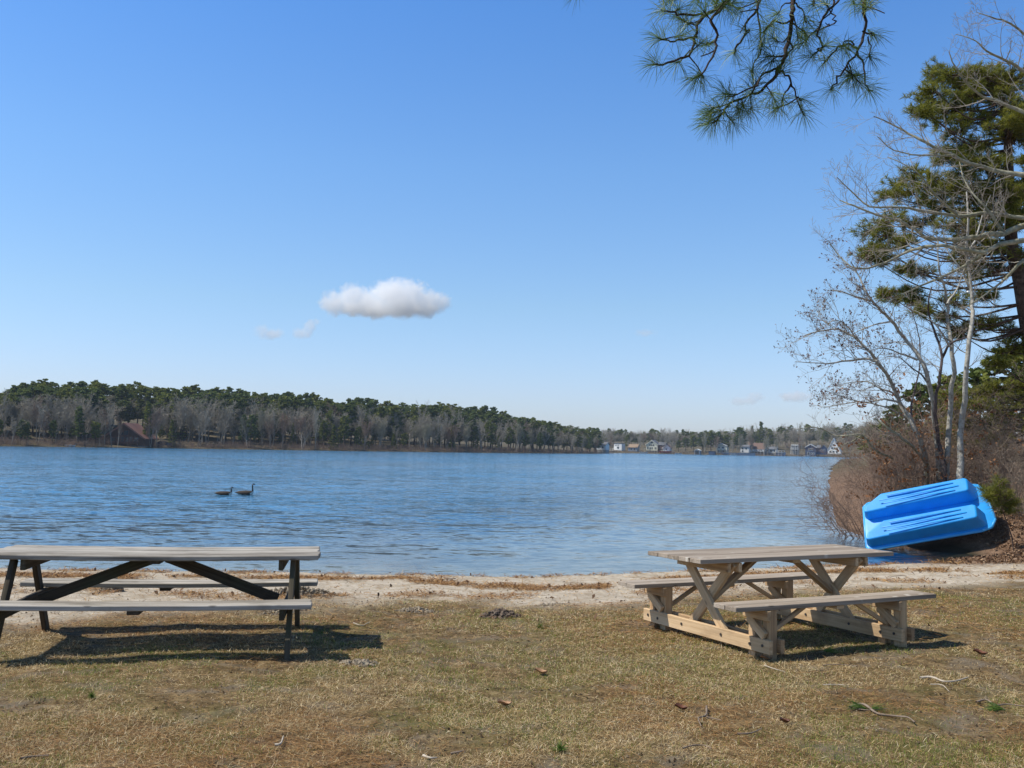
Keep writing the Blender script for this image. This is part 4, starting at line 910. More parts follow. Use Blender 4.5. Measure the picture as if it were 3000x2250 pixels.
def limb_tree(name, limbs, bark, twmat, label, cat='tree', buds=False, kid=(1.2, 3, 4), dens=1.0, seed=1, moss=None, root_ground=True, group=None):
    """limbs: (pixel polyline, D0, D1, r0, r1, twig_from, twig_len)"""
    random.seed(seed); segs_t = []; tw = []; tips = []
    first = None
    for (pp, D0, D1, r0, r1, t0, tl) in limbs:
        pts = limb_pts(pp, D0, D1)
        if first is None:
            first = pts[0].copy()
            if root_ground:
                gzv = ground_z(first[0], first[1]); pts = np.vstack([[first[0]+.03, first[1]+.05, gzv-.25], pts]) if first[2] > gzv-.1 else pts
                first = pts[0].copy(); first[2] = gzv
        n = len(pts); rr = [r0+(r1-r0)*(i/(n-1))**.8 for i in range(n)]
        for i in range(n): pts[i] += np.array([random.gauss(0,1), random.gauss(0,1), random.gauss(0,1)])*rr[i]*.35
        segs_t.append(rod_chain(pts, rr, 8 if r0 > .03 else 5))
        Ls = np.linalg.norm(np.diff(pts, axis=0), axis=1).sum(); m_ = int(Ls*(1-t0)*4.2*dens)
        for j in range(m_):
            t = t0+(1-t0)*(j+random.random())/m_; f = t*(n-1); i = min(n-2, int(f)); b = pts[i]+(pts[i+1]-pts[i])*(f-i); dd = pts[i+1]-pts[i]; dd /= np.linalg.norm(dd)
            s = rvec(); s -= dd*np.dot(s, dd); s /= np.linalg.norm(s)
            if s[2] < 0: s[2] *= .45
            grow(tw, b, dd*.55+s*.75, tl*(1.2-.6*t)*random.uniform(.45,1.25), max(.0045, min(rr[i]*.45, .014)), 0, kid[1]-1, 5, .24, .07, kid[2], .8, tips, .55, .0024, .2)
        tips.append((pts[-1], pts[-1]-pts[-2]))
    r = empty(name, tuple(first), label, cat, group); inv = np.array(first)
    V, F = cat_soup(segs_t); soup('trunk', V-inv, F, bark, r, smooth=True)
    V, F = seg_mesh(tw, 3); soup('twigs', V-inv, F, twmat, r)
    if buds and tips:
        C_ = np.array([t[0] for t in tips])-inv; V, F, T = leaf_quads(C_, int(len(C_)*1.6), .028, .03); soup('buds', V, F, bud, r, tint=T)
    return r, tips
c4 = lambda L: [(2300+.482*x, 600+.482*y) for x, y in L]
c5 = lambda L: [(1600+.633*x, .633*y) for x, y in L]
T1 = limb_tree('bare_tree', [
    (c4([(860,1560),(820,1420),(760,1310),(700,1200),(640,1070),(560,950),(500,880),(440,820),(330,760),(200,770),(110,800)]), 25.5, 23.6, .075, .012, .30, 1.15),
    (c4([(560,950),(480,935),(380,945),(280,965),(180,960),(60,955)]), 24.3, 23.5, .035, .007, .15, .95),
    (c4([(700,1200),(600,1180),(520,1200),(430,1190),(330,1160),(220,1120)]), 25, 24, .03, .006, .2, .9),
    (c4([(720,1230),(650,1140),(580,1120),(500,1075),(400,1080),(270,1105)]), 25, 24.4, .03, .006, .2, .8),
    (c4([(440,820),(370,730),(300,700),(250,720),(190,640)]), 24.0, 23.6, .02, .005, .1, .8),
    (c4([(780,1330),(680,1260),(560,1215),(440,1200),(330,1215),(230,1235)]), 25.2, 24.6, .028, .006, .3, .7)],
    bark_pale, twig_pale, 'bare pale tree leaning furthest left over the lake from the right bank', buds=True, dens=1.35, seed=101)[0]
T2 = limb_tree('bare_tree', [
    (c4([(940,1560),(915,1400),(900,1200),(860,1020),(800,900),(720,800),(640,700),(560,620),(500,540),(465,470),(430,400),(400,345)]), 25, 23.6, .080, .012, .35, 1.0),
    (c4([(520,580),(430,560),(340,525),(250,518)]), 23.8, 23.3, .03, .006, .2, .8),
    (c4([(800,940),(700,905),(600,870),(500,890)]), 24.2, 23.8, .03, .006, .2, .9),
    (c4([(640,710),(540,730),(440,770),(360,830)]), 24, 23.6, .022, .006, .2, .8),
    (c4([(430,400),(370,370),(330,310),(270,240)]), 23.6, 23.3, .016, .005, .1, .7)],
    bark_pale, twig_pale, 'pale leaning bare tree just right of the furthest leaning one', buds=True, dens=1.1, seed=102)[0]
T3 = limb_tree('bare_tree', [
    (c4([(975,1640),(950,1500),(925,1400),(910,1200),(940,1050),(952,930),(920,800),(880,680),(870,600),(890,500)]), 24.6, 24.4, .065, .014, .45, .9),
    (c4([(952,930),(1010,840),(1080,815),(1130,790),(1180,760)]), 24.5, 24.2, .035, .010, .3, .8),
    (c4([(770,1290),(772,1180),(815,1020),(820,860),(800,740),(770,640)]), 24.6, 24.6, .028, .008, .3, .7),
    (c4([(910,1200),(850,1050),(780,1000),(700,930),(620,920)]), 24.5, 24.1, .03, .006, .3, .8)],
    bark_dark, twig_pale, 'thin dark forked trunk between the leaning tree and two pale upright trunks', seed=103, dens=.9)[0]
T4 = limb_tree('bare_tree', [
    (c4([(975,1700),(985,1600),(1000,1300),(1020,1100),(1015,900),(1000,780),(990,700),(985,600),(960,480),(930,350),(930,200)]), 24.6, 24.8, .085, .015, .4, .9),
    (c4([(985,600),(1040,520),(1080,420),(1120,300)]), 24, 24.3, .03, .008, .2, .8), (c4([(1010,880),(940,760),(860,680),(780,640)]), 24, 23.5, .03, .007, .3, .8)],
    bark_pale, twig_brown, 'pale upright bare trunk, left one of the two standing behind the blue boat', seed=104, dens=.8)[0]
T5 = limb_tree('bare_tree', [
    (c4([(1060,1720),(1065,1600),(1075,1400),(1090,1200),(1110,1000),(1135,750),(1135,620),(1125,500),(1105,250),(1110,100),(1105,-80)]), 24.2, 24.4, .10, .02, .4, 1.0),
    (c4([(1125,500),(1060,380),(990,280),(960,160)]), 23.3, 23.0, .03, .008, .2, .9), (c4([(1110,300),(1170,180),(1200,60),(1250,-60)]), 23.4, 23.6, .03, .008, .2, .9)],
    bark_pale, twig_brown, 'tall pale upright bare trunk, right one of the two standing behind the blue boat', seed=105, dens=.8)[0]
OAK = limb_tree('oak_tree', [
    ([(3190,1540),(3185,1350),(3160,1100),(3130,900),(3105,760),(3085,640),(3070,500),(3060,380),(3055,250)], 19.5, 20.5, .20, .09, 2, 0),
    ([(3090,670),(3010,660),(2940,680),(2880,690),(2830,697),(2735,701),(2680,672),(2640,650),(2570,629),(2500,603),(2460,588)], 20.2, 18.6, .075, .010, .2, 1.0),
    ([(3100,740),(3010,705),(2930,718),(2880,742),(2840,772),(2780,802),(2700,838),(2640,862)], 20.2, 19.2, .07, .010, .2, .9),
    ([(2880,742),(2760,720),(2690,728),(2640,745),(2570,778),(2530,787),(2490,780),(2450,738),(2428,705)], 19.6, 18.8, .04, .007, .1, .8),
    ([(3070,530),(3000,508),(2929,503),(2853,483),(2790,456),(2714,418),(2663,392),(2606,361),(2560,340)], 20.4, 19.4, .07, .009, .15, 1.0),
    ([(2790,456),(2700,455),(2620,440),(2570,400)], 19.8, 19.3, .025, .007, .1, .8),
    ([(3060,380),(3000,330),(2930,300),(2860,270),(2800,200),(2780,150)], 20.5, 20, .055, .009, .15, .9),
    ([(3055,260),(2990,200),(2950,180),(2890,150),(2860,120),(2800,100)], 20.5, 20, .045, .007, .1, .8),
    ([(3055,260),(3020,130),(2960,70),(2900,50),(2860,35)], 20.5, 20.2, .04, .006, .1, .7),
    ([(3085,640),(3000,640),(2900,625),(2803,632),(2710,620),(2638,608),(2550,606),(2499,565),(2452,520)], 20.4, 18.8, .055, .008, .15, .9),
    ([(2803,632),(2740,570),(2680,500),(2600,460)], 19.6, 19.2, .03, .007, .1, .9),
    ([(2940,680),(2880,600),(2830,540),(2810,470)], 20, 20.2, .035, .008, .1, .9),
    ([(3090,700),(3000,760),(2940,820),(2890,860),(2830,900)], 20.3, 19.8, .05, .008, .2, .8)],
    bark_oak, twig_pale, 'big mossy oak at the right edge, its bare crooked limbs reaching left across the pine', seed=106, dens=1.15)[0]
LOW = limb_tree('bare_tree', [
    (c4([(870,1600),(830,1530),(740,1440),(660,1380),(560,1310),(540,1300)]), 25.0, 24.4, .05, .02, .4, .6),
    (c4([(660,1540),(560,1500),(470,1400),(400,1402),(310,1404),(240,1370),(160,1350),(70,1365)]), 24.8, 24, .03, .008, .25, .55),
    (c4([(470,1400),(400,1440),(330,1470),(270,1500)]), 24.5, 24.2, .015, .005, .1, .5)],
    bark_oak, twig_pale, 'low crooked lichen covered branch tree reaching out left just above the water', seed=107, dens=.8)[0]
# pines
def needle_tufts(C_, A_, n, L, w_, spread=.9, tint0=None):
    """C_ (k,3) bases, A_ (k,3) axes -> slender needles"""
    k = len(C_); idx = np.repeat(np.arange(k), n); m_ = len(idx)
    o = rng.normal(0, 1, (m_, 3)); o /= np.linalg.norm(o, axis=1, keepdims=True); a = A_/np.maximum(np.linalg.norm(A_, axis=1, keepdims=True), 1e-6)
    d = a[idx]*.75+o*spread; d /= np.linalg.norm(d, axis=1, keepdims=True); ln = L*(.7+.5*rng.random((m_, 1)))
    b = C_[idx]-a[idx]*(rng.random((m_, 1))*L*.45); e = b+d*ln; e[:, 2] -= ln[:, 0]*.10
    s = np.cross(d, rng.normal(0, 1, (m_, 3))); s /= np.maximum(np.linalg.norm(s, axis=1, keepdims=True), 1e-6); s *= w_/2
    mid = b+d*ln*.55+np.array([0,0,1])*ln*.02
    V = np.stack([b-s*.7, b+s*.7, mid+s, e+s*.25, e-s*.25, mid-s], 1).reshape(-1, 3)
    F = np.arange(m_*6).reshape(-1, 6); F = np.concatenate([F[:, [0,1,2,5]], F[:, [5,2,3,4]]])
    t = (tint0 if tint0 is not None else rng.random(k))[idx]*.55+rng.random(m_)*.45
    return V, F, np.repeat(t, 6)
def pine_tree(label, trunk_px, D0, D1, r0, clumps, seed, L=.16, nt_=15, per=30, Dj=1.0, width=.011, trunk_extra=None):
    random.seed(seed); tr = limb_pts(trunk_px, D0, D1, .05, 4); g = ground_z(tr[0][0], tr[0][1]); tr = np.vstack([[tr[0][0]+.05, tr[0][1], min(tr[0][2]-.2, g-.3)], tr])
    n = len(tr); rr = [r0*(1-.82*i/(n-1)) for i in range(n)]; parts = [rod_chain(tr, rr, 10)]; seg = []; C_ = []; A_ = []; tt = []
    for (cx, cy, rx, ry) in clumps:
        D = (D0+D1)/2+random.uniform(-Dj, Dj); c = P(cx, cy, D); k = D/FPX
        # bough from the trunk, rising outward
        j = int(np.argmin(np.abs(tr[:, 2]-(c[2]-.12*abs(c[0]-tr[:, 0]))))); s = tr[j]; mid = (s+c)/2+np.array([random.uniform(-.15,.15),random.uniform(-.3,.3),-.13*np.linalg.norm(c-s)+random.uniform(-.22,.22)])
        bough = catmull([s, mid, c], 5); parts.append(rod_chain(bough, np.linspace(min(.034, rr[j]*.45), .008, len(bough)), 5))
        for q in range(nt_):
            o = rvec()*np.array([rx*k, .75*rx*k, ry*k])*(random.uniform(.35, 1.0) if random.random() < .7 else random.uniform(1.0, 1.55)); o[2] = o[2]*.8+.1*ry*k; o = o*1.3; e = c+o; st = c-(c-s)/max(np.linalg.norm(c-s), .1)*random.uniform(0,.4)*rx*k
            m2 = (st+e)/2+np.array([0,0,-.06]); seg += [(tuple(st), tuple(m2), .010, .008), (tuple(m2), tuple(e), .008, .005)]
            ax = e-m2; ax[2] += .35*np.linalg.norm(ax)+.02; C_.append(e); A_.append(ax); tt.append(.25+.5*random.random()+.25*(o[2] > 0))
            C_.append((e*2+m2)/3+rvec()*.05); A_.append(ax+rvec()*.1); tt.append(.2+.5*random.random())
    base = tr[0].copy(); base[2] = g
    r = empty('pine_tree', tuple(base), label, 'tree'); parts.append(seg_mesh(seg, 4)); V, F = cat_soup(parts); soup('trunk', V-base, F, bark_pine, r, smooth=True)
    V, F, T = needle_tufts(np.array(C_), np.array(A_), per, L, width, .9, np.clip(np.array(tt), 0, 1)); soup('needles', V-base, F, ndl_near, r, tint=T)
    return r
cl = [(2856,215,34,26),(2880,250,44,34),(2803,244,34,24),(2720,290,36,26),(2714,330,32,22),(2750,320,38,28),(2790,318,40,32),(2820,290,40,30),(2853,275,40,32),(2917,258,44,32),(2980,245,44,34),(2803,380,48,28),(2860,350,46,30),(2917,335,46,32),(2974,295,44,32),(2960,360,40,28),(3000,330,40,30),
      (2676,505,38,26),(2625,540,38,26),(2600,572,34,22),(2660,560,44,26),(2714,532,44,28),(2765,450,46,30),(2777,545,44,26),(2752,602,42,22),(2700,590,44,24),(2830,430,46,28),(2820,500,44,26),(2880,420,40,26),
      (2550,675,38,24),(2600,645,42,26),(2587,688,36,22),(2664,660,44,24),(2727,648,40,22),(2790,655,42,22),(2645,705,34,20),(2537,750,32,20),(2560,730,32,20),(2587,728,34,20),(2572,762,30,16),(2637,715,36,20),
      (2960,601,44,34),(2942,640,40,28),(2990,572,40,30),(2990,640,34,28),(2890,560,38,22),(2850,620,38,22),
      (2590,860,26,14),(2628,870,34,18),(2665,855,30,14),(2657,788,28,14),(2690,793,32,16),(2715,908,30,16),(2680,880,26,14),(2792,884,34,18),(2806,976,32,18),(2830,957,34,18),(2878,947,38,20),(2920,950,34,18),(2965,976,36,24),(2927,1062,34,18),(2955,1034,38,20),(2985,1010,34,24),(2760,930,26,14),(2850,800,36,18),(2900,780,36,18),(2890,870,34,18)]
random.seed(9)
for _ in range(66):
    y_ = random.uniform(210, 800); lo_ = 2700 if y_ < 560 else 2800; x_ = lo_+(3020-lo_)*random.random()**.7; cl.append((x_, y_, random.uniform(34, 50), random.uniform(20, 32)))
pine_tree('tall dark green pine filling the right edge behind the bare oak limbs', [(3075,1540),(3055,1300),(3028,1050),(3002,890),(2985,800),(2966,730),(2958,600),(2955,480),(2950,400),(2935,300),(2900,220)], 25.5, 25.5, .27, cl, 201, L=.16, nt_=23, per=21)
cl2 = [(2782,1158,34,14),(2830,1168,40,16),(2878,1148,44,18),(2927,1132,44,20),(2975,1132,44,22),(2806,1190,34,12),(2850,1188,40,16),(2900,1180,40,16),(2790,1230,26,12),(2820,1250,34,18),(2870,1240,36,20),(2990,1170,36,22),(2800,1300,30,20),(2770,1270,24,18),(2940,1210,40,20),(2990,1240,36,26),(2900,1290,34,20)]
pine_tree('lower spreading pine boughs behind the brush at the right edge, above the boat', [(3060,1500),(3050,1380),(3040,1250),(3030,1150),(3020,1090)], 28, 28, .14, cl2, 202, L=.15, nt_=24, per=24)
cl3 = [(2928,1420,14,16),(2905,1440,18,14),(2940,1455,18,18),(2925,1475,18,16),(2955,1490,20,14),(2895,1455,12,12),(2965,1468,14,12)]
pine_tree('small bright green pine sapling beside the right end of the blue boat', [(2965,1575),(2950,1530),(2936,1490),(2930,1440),(2926,1405)], 20.3, 20.3, .014, cl3, 203, L=.15, nt_=9, per=34, Dj=.15, width=.005)
# far filler behind the bank: scrub, many stems
def shrub(px, py, D, h, sp, n, mat, label, seed, lean=(0,0), cat='shrub', leaves=0, group=None, ml=3):
    random.seed(seed); x = (px-1500)/FPX*D; z = ground_z(x, D); z = max(z, ZW-.15); seg = []; tips = []
    for i in range(max(6, int(n*.7))):
        a = random.uniform(0, 6.28); s = sp*random.random()**.6; grow(seg, (math.cos(a)*s*.25, math.sin(a)*s*.25, -.08), (math.cos(a)*s*.7/h+lean[0], math.sin(a)*s*.7/h+lean[1], 1), h*random.uniform(.6,1.1), random.uniform(.007,.014), 0, ml, 5, .17, .03, 4, .85, tips, .55, .0026, .12)
    r = empty('shrub', (x, D, z), label, cat, group); V, F = seg_mesh(seg, 3); soup('twigs', V, F, mat, r)
    if leaves:
        C_ = np.array([t[0] for t in tips]); sel = C_[rng.integers(0, len(C_), max(4, leaves//9))]; V, F, T = leaf_quads(sel, leaves, .055, .16, .8); soup('dead_leaves', V, F, leaf_oak, r, tint=T)
    return r
shrub(2540,0,24.3,1.8,1.5,18,twig_red,'reddish twiggy shrub spreading over the water left of the blue boat',301,(-.45,-.1))
shrub(2585,0,25.5,2.2,1.4,18,twig_red,'dense reddish shrub at the water behind the first one',302,(-.35,0))
shrub(2480,0,25.5,1.2,1.1,10,twig_red,'low outermost shrub standing in the water left of all the others',303,(-.3,0))
shrub(2640,0,25.0,2.1,1.1,14,twig_brown,'shrub full of dead orange oak leaves above the left end of the boat',304,(-.1,0),leaves=700)
shrub(2725,0,25.2,3.3,1.3,14,twig_brown,'tall shrub with dead orange oak leaves between the bare trunks',305,(-.1,0),leaves=900)
shrub(2790,0,25.8,3.0,1.2,12,twig_brown,'shrub with scattered dead oak leaves behind the pale upright trunks',306,(0,0),leaves=350)
shrub(2700,0,25.5,2.4,1.6,24,twig_red,'wide reddish thicket behind the blue boat',307)
shrub(2860,0,25.3,2.4,1.5,18,twig_brown,'brown tangled thicket above the right half of the boat',308)
shrub(2960,0,24.6,2.5,1.5,18,twig_brown,'brown tangled thicket at the right edge behind the pine sapling',309)
shrub(3010,0,21.8,1.7,1.2,18,twig_brown,'low brown bramble on the leaf covered bank at the right edge',310)
shrub(2920,0,26.5,3.2,1.8,18,twig_red,'tall reddish brush under the low pine boughs at the right edge',311)
shrub(2780,0,27.5,3.0,1.8,16,twig_red,'tall reddish brush seen between the two pale upright trunks',312)
shrub(3000,0,29,3.7,2.0,18,twig_brown,'highest brown brush at the right edge in front of the lower pine',313)
shrub(2620,0,28,2.2,1.8,20,twig_red,'pale red brush further along the bank beyond the leaning tree',314,(-.2,0))
# the rest of the bank as one scrubby mass
def scrub(n, seed):
    random.seed(seed); seg = []
    for i in range(n):
        D = random.uniform(27, 75); q = random.uniform(2625+(D-27)*.2, 3120); x = (q-1500)/FPX*D
        if shore(np.array([x]), np.array([D]))[0] < -.3: continue
        z = ground_z(x, D); grow(seg, (x, D, z-.1), (random.uniform(-.4,.4), random.uniform(-.4,.4), 1), random.uniform(1.4, 3.1), .02, 0, 2, 4, .2, .05, 5, .85, None, .55, .006, .12)
    V, F = seg_mesh(seg, 3); return tag(soup('bank_scrub', V, F, twig_red), 'reddish brown scrub filling the right bank behind the trees', 'scrub', kind='stuff')
scrub(230, 41)
def bank_pines():
    random.seed(77)
    for q, D, h in ((2700,62,5.5),(2790,55,5.5),(2870,48,5.2),(2960,44,5.8),(3040,50,6.5),(2620,75,5.0)):
        x = (q-1500)/FPX*D; far_tree(random.choice(PV['pitch']), x, D, h, 'young dark pine half hidden in the scrub of the right bank', 'young pines in the scrub of the right bank', wide=1.2)
bank_pines()
# ------------------------------------------------------------------ the near pine whose bough hangs into the picture
ndl_big = attr_mat('needles_long_green', [(0,(.030,.062,.014)), (.5,(.11,.19,.038)), (.85,(.25,.34,.08)), (1,(.42,.42,.14))], .45, .5, .25)
bark_tw = simple('bark_dark_twig', [(.022,.016,.013), (.07,.05,.04)], 60, .9, .5, .004)
random.seed(404); HD = 4.6
paths = [([(2330,-120),(2325,-20),(2322,30),(2318,60),(2310,110),(2300,160),(2290,190),(2280,205),(2265,235),(2230,265),(2190,285),(2140,302),(2118,332),(2088,364)], .022, .006, 0, 0),
 ([(2283,207),(2310,222),(2322,250),(2336,280),(2350,293)], .010, .005, 0, .05), ([(2318,245),(2300,268),(2290,298)], .008, .005, .03, 0),
 ([(2230,-120),(2180,-30),(2140,-8),(2092,30),(2052,62),(2040,110),(2022,150),(1990,172),(1945,188),(1914,190)], .018, .006, .1, -.25),
 ([(2060,40),(2000,42),(1962,36),(1937,25)], .010, .005, -.1, -.2), ([(2040,108),(1985,122),(1955,120),(1927,112)], .009, .005, -.1, -.25),
 ([(2180,-60),(2120,20),(2082,60),(2100,108),(2094,150),(2062,200),(2034,230)], .014, .006, -.2, -.35), ([(2100,108),(2080,128),(2066,132)], .007, .005, -.2, -.2),
 ([(2260,-120),(2235,-20),(2215,30),(2190,60),(2180,100),(2160,135),(2150,160)], .014, .006, .2, .25),
 ([(2560,-120),(2532,-50),(2530,0),(2536,60),(2530,110),(2512,150),(2482,192),(2452,230),(2434,262)], .018, .006, .25, .1),
 ([(2512,150),(2530,190),(2538,230),(2548,268)], .010, .005, .2, .25), ([(2530,92),(2548,100),(2560,103)], .009, .005, .2, .3), ([(2512,145),(2470,132),(2440,158),(2416,180)], .009, .005, .2, 0),
 ([(2500,130),(2478,120),(2465,140)], .007, .004, .2, .1), ([(2540,110),(2548,140),(2547,168)], .006, .004, .2, .2), ([(2482,192),(2492,212),(2480,222)], .006, .004, .2, .2),
 ([(2420,-120),(2438,-30),(2440,20),(2412,50),(2396,80),(2396,105),(2410,128),(2408,146),(2400,142)], .011, .006, .1, .05),
 ([(2440,10),(2436,40),(2444,55),(2444,64),(2432,72),(2420,66)], .007, .004, .1, .1),
 ([(2284,200),(2240,212),(2222,242),(2172,268),(2132,280)], .010, .005, 0, -.1), ([(2200,282),(2196,300),(2198,318)], .006, .004, 0, 0), ([(2165,292),(2160,310),(2165,326)], .006, .004, 0, 0), ([(2135,305),(2120,320),(2110,336)], .006, .004, 0, 0),
 ([(2300,160),(2270,170),(2258,182)], .007, .004, 0, 0), ([(2310,110),(2290,118),(2262,112)], .007, .004, 0, .1), ([(2308,120),(2325,140),(2312,158)], .007, .004, 0, .1), ([(2318,60),(2345,80),(2362,105)], .007, .004, 0, .1),
 ([(2318,60),(2290,72),(2262,68),(2240,92)], .009, .005, 0, -.1), ([(2325,10),(2350,30),(2362,68)], .008, .005, 0, .1), ([(2022,150),(2000,170),(1985,184)], .006, .004, 0, 0),
 ([(2230,140),(2215,180),(2200,212)], .007, .004, 0, 0), ([(2220,30),(2228,100),(2230,140)], .008, .006, 0, 0), ([(2060,40),(2040,60),(2012,72)], .007, .004, 0, 0), ([(2325,0),(2290,20),(2280,42)], .007, .004, 0, 0),
 ([(2200,-100),(2120,-60),(2060,-30),(2000,-10),(1960,0)], .012, .006, .1, 0), ([(2140,-8),(2125,10),(2120,22)], .006, .004, 0, 0), ([(2330,-60),(2370,-20),(2382,20)], .009, .005, 0, 0), ([(2560,-60),(2510,-30),(2498,8)], .008, .005, .2, .2), ([(2180,100),(2200,92),(2185,92)], .006, .004, .2, .2)]
nseg = []; tip = []; tax = []
for pp, r0, r1, d0, d1 in paths:
    n = len(pp); pts = np.array([P(x+random.uniform(-3,3), y+random.uniform(-3,3), HD+d0+(d1-d0)*i/(n-1)+.03*math.sin(i*2.1)) for i, (x, y) in enumerate(pp)]); pts = catmull(pts, 3); m_ = len(pts)
    pts[1:-1] += rng.normal(0, .004, (m_-2, 3)); nseg.append(rod_chain(pts, np.linspace(r0*.52, r1*.55, m_)*(1+.25*rng.random(m_)), 6))
    if r1 < .0065 and not (pp[0] in ((2420,-120),(2440,10))): tip.append(pts[-1]); tax.append(pts[-1]-pts[-3])
    # spur twigs and second tufts along the twigs
    for q in range(max(0, int((m_-4)/3.2))):
        i = random.randint(3, m_-2); o = rvec()*random.uniform(.05,.13); o[2] -= .01; e = pts[i]+o
        nseg.append(rod_chain(np.array([pts[i], pts[i]+o*.5+rvec()*.006, e]), [.0036,.003,.0025], 5))
        if random.random() < .85: tip.append(e); tax.append(o)
tip = np.array(tip); tax = np.array(tax)
TB = np.array([3.7, 1.2, 0.]); TB[2] = ground_z(TB[0], TB[1])
HPT = empty('pine_tree', tuple(TB), 'near pine whose dark twigs and long needles hang into the top of the picture', 'tree')
V, F = cat_soup(nseg); soup('branch', V-TB, F, bark_tw, HPT, smooth=True)
V, F, T = needle_tufts(tip, tax, 74, .104, .0019, 1.0); soup('needles', V-TB, F, ndl_big, HPT, tint=T)
tr = np.array([TB+np.array([0,0,-.2]), TB+np.array([.02,0,1]), TB+np.array([-.03,.05,2.4]), TB+np.array([.05,.05,4]), TB+np.array([.0,.1,6]), TB+np.array([.1,0,8.2])])
hub = P(2330,-120,HD); hub2 = P(2240,-120,HD+.15); hub3 = P(2560,-120,HD+.25)
lims = [rod_chain(catmull(tr, 4), np.linspace(.17,.05,21), 12)]
for h_ in (hub, hub2, hub3): lims.append(rod_chain(catmull([tr[3]+[0,0,.4], (tr[3]+h_)/2+[0,.2,.55], h_+[0,-.1,.25], h_], 4), np.linspace(.05,.02,13), 6))
ct = []; ca = []
for k in range(26):
    a = k*2.4; z = 5+3.2*k/26; L_ = 1.5*(1-k/34); e = TB+np.array([math.cos(a)*L_+.3, math.sin(a)*L_-.3, z]); s = TB+np.array([0,0,z-.6]); lims.append(rod_chain(catmull([s, (s+e)/2+[0,0,-.1], e], 3), np.linspace(.03,.008,7), 5))
    for q in range(9): ct.append(e+rvec()*.3); ca.append(rvec()+[0,0,.6])
V, F = cat_soup(lims); soup('trunk', V-TB, F, bark_pine, HPT, smooth=True)
V, F, T = needle_tufts(np.array(ct), np.array(ca), 30, .12, .003, .9); soup('crown', V-TB, F, ndl_big, HPT, tint=T)
# one stray tuft at the top edge further left, from another limb of the same pine
st_ = P(1692,-14,HD+.3); V1 = catmull([hub2+[0,0,.1], (hub2+st_)/2+[0,.1,.12], st_+[0,0,.05], st_], 4); V, F = rod_chain(V1, np.linspace(.012,.004,len(V1)), 6); soup('twig', V-TB, F, bark_pine, HPT)
V, F, T = needle_tufts(np.array([st_]), np.array([[-.1,0,-1.]]), 16, .10, .0019, .6); soup('needle_tuft', V-TB, F, ndl_big, HPT, tint=T)
# ------------------------------------------------------------------ grass, straw, litter
def blades(name, n, mat, label, cat, dens, length, width, tilt, seed, region=(3.3, 13.0), lift=0.0, curve=.25):
    rs = np.random.default_rng(seed)
    D = region[0]*(region[1]/region[0])**rs.random(n); px_ = rs.uniform(-120, 3120, n); x = (px_-1500)/FPX*D; y = D
    keep_ = rs.random(n) < dens(x, y); x, y = x[keep_], y[keep_]; z = zgrid(x, y); n = len(x)
    a = rs.uniform(0, 2*np.pi, n); t = np.radians(np.clip(rs.normal(tilt[0], tilt[1], n), 0, 88)); L_ = length*(.45+rs.random(n)); w_ = width*(.6+.8*rs.random(n))*np.maximum(1, y/6.5)
    d = np.stack([np.cos(a)*np.sin(t), np.sin(a)*np.sin(t), np.cos(t)], 1); b = np.stack([x, y, z+lift*rs.random(n)-.002], 1)
    s = np.stack([-np.sin(a), np.cos(a), rs.normal(0, .5, n)], 1); s /= np.linalg.norm(s, axis=1, keepdims=True); s *= (w_/2)[:, None]
    mid = b+d*(L_*.55)[:, None]; e = b+d*L_[:, None]; bend = curve*L_; e[:, 0] += np.cos(a)*bend*.4; e[:, 1] += np.sin(a)*bend*.4; e[:, 2] -= bend*.5*np.sin(t)
    V = np.stack([b-s, b+s, mid+s*.8, e, mid-s*.8], 1).reshape(-1, 3); i0 = np.arange(n)*5
    F = np.concatenate([np.stack([i0, i0+1, i0+2, i0+4], 1), np.stack([i0+4, i0+2, i0+3, i0+3], 1)])
    me = None; T = np.repeat(rs.random(n), 5)
    F4 = F[:n]; F3 = F[n:, :3]
    # two meshes' worth of faces in one: write quads, then triangles
    me = bpy.data.meshes.new(name); me.vertices.add(len(V)); me.vertices.foreach_set('co', V.astype(np.float32).ravel())
    li = np.concatenate([F4.ravel(), F3.ravel()]).astype(np.int32); me.loops.add(len(li)); me.loops.foreach_set('vertex_index', li)
    ls_ = np.concatenate([np.arange(n)*4, 4*n+np.arange(n)*3]).astype(np.int32); lt = np.concatenate([np.full(n, 4), np.full(n, 3)]).astype(np.int32)
    me.polygons.add(2*n); me.polygons.foreach_set('loop_start', ls_); me.polygons.foreach_set('loop_total', lt)
    at = me.attributes.new('tint', 'FLOAT', 'POINT'); at.data.foreach_set('value', T.astype(np.float32)); me.materials.append(mat); me.update(calc_edges=True)
    return tag(link(bpy.data.objects.new(name, me)), label, cat, kind='stuff')
GX = np.arange(-9, 12, .05); GY = np.arange(3, 24, .05); gx_, gy_ = np.meshgrid(GX, GY); GZ, GD = terrain(gx_, gy_)
def bil(A, x, y):
    i = np.clip((x-GX[0])/.05, 0, len(GX)-2.001); j = np.clip((y-GY[0])/.05, 0, len(GY)-2.001); a = i.astype(int); b = j.astype(int); u = i-a; v = j-b
    return A[b,a]*(1-u)*(1-v)+A[b,a+1]*u*(1-v)+A[b+1,a]*(1-u)*v+A[b+1,a+1]*u*v
zgrid = lambda x, y: bil(GZ, x, y)
dgrid = lambda x, y: bil(GD, x, y)
m_green = attr_mat('blade_green', [(0,(.060,.105,.010)), (.5,(.165,.235,.024)), (.8,(.30,.34,.05)), (1,(.44,.40,.10))], .55, .3, .3)
m_dry = attr_mat('blade_straw', [(0,(.13,.080,.032)), (.4,(.42,.29,.13)), (.8,(.74,.56,.30)), (1,(.90,.77,.52))], .6, .3, .2)
m_rust = attr_mat('needle_rust', [(0,(.12,.055,.020)), (.5,(.32,.160,.052)), (1,(.55,.33,.13))], .6, .3, .15)
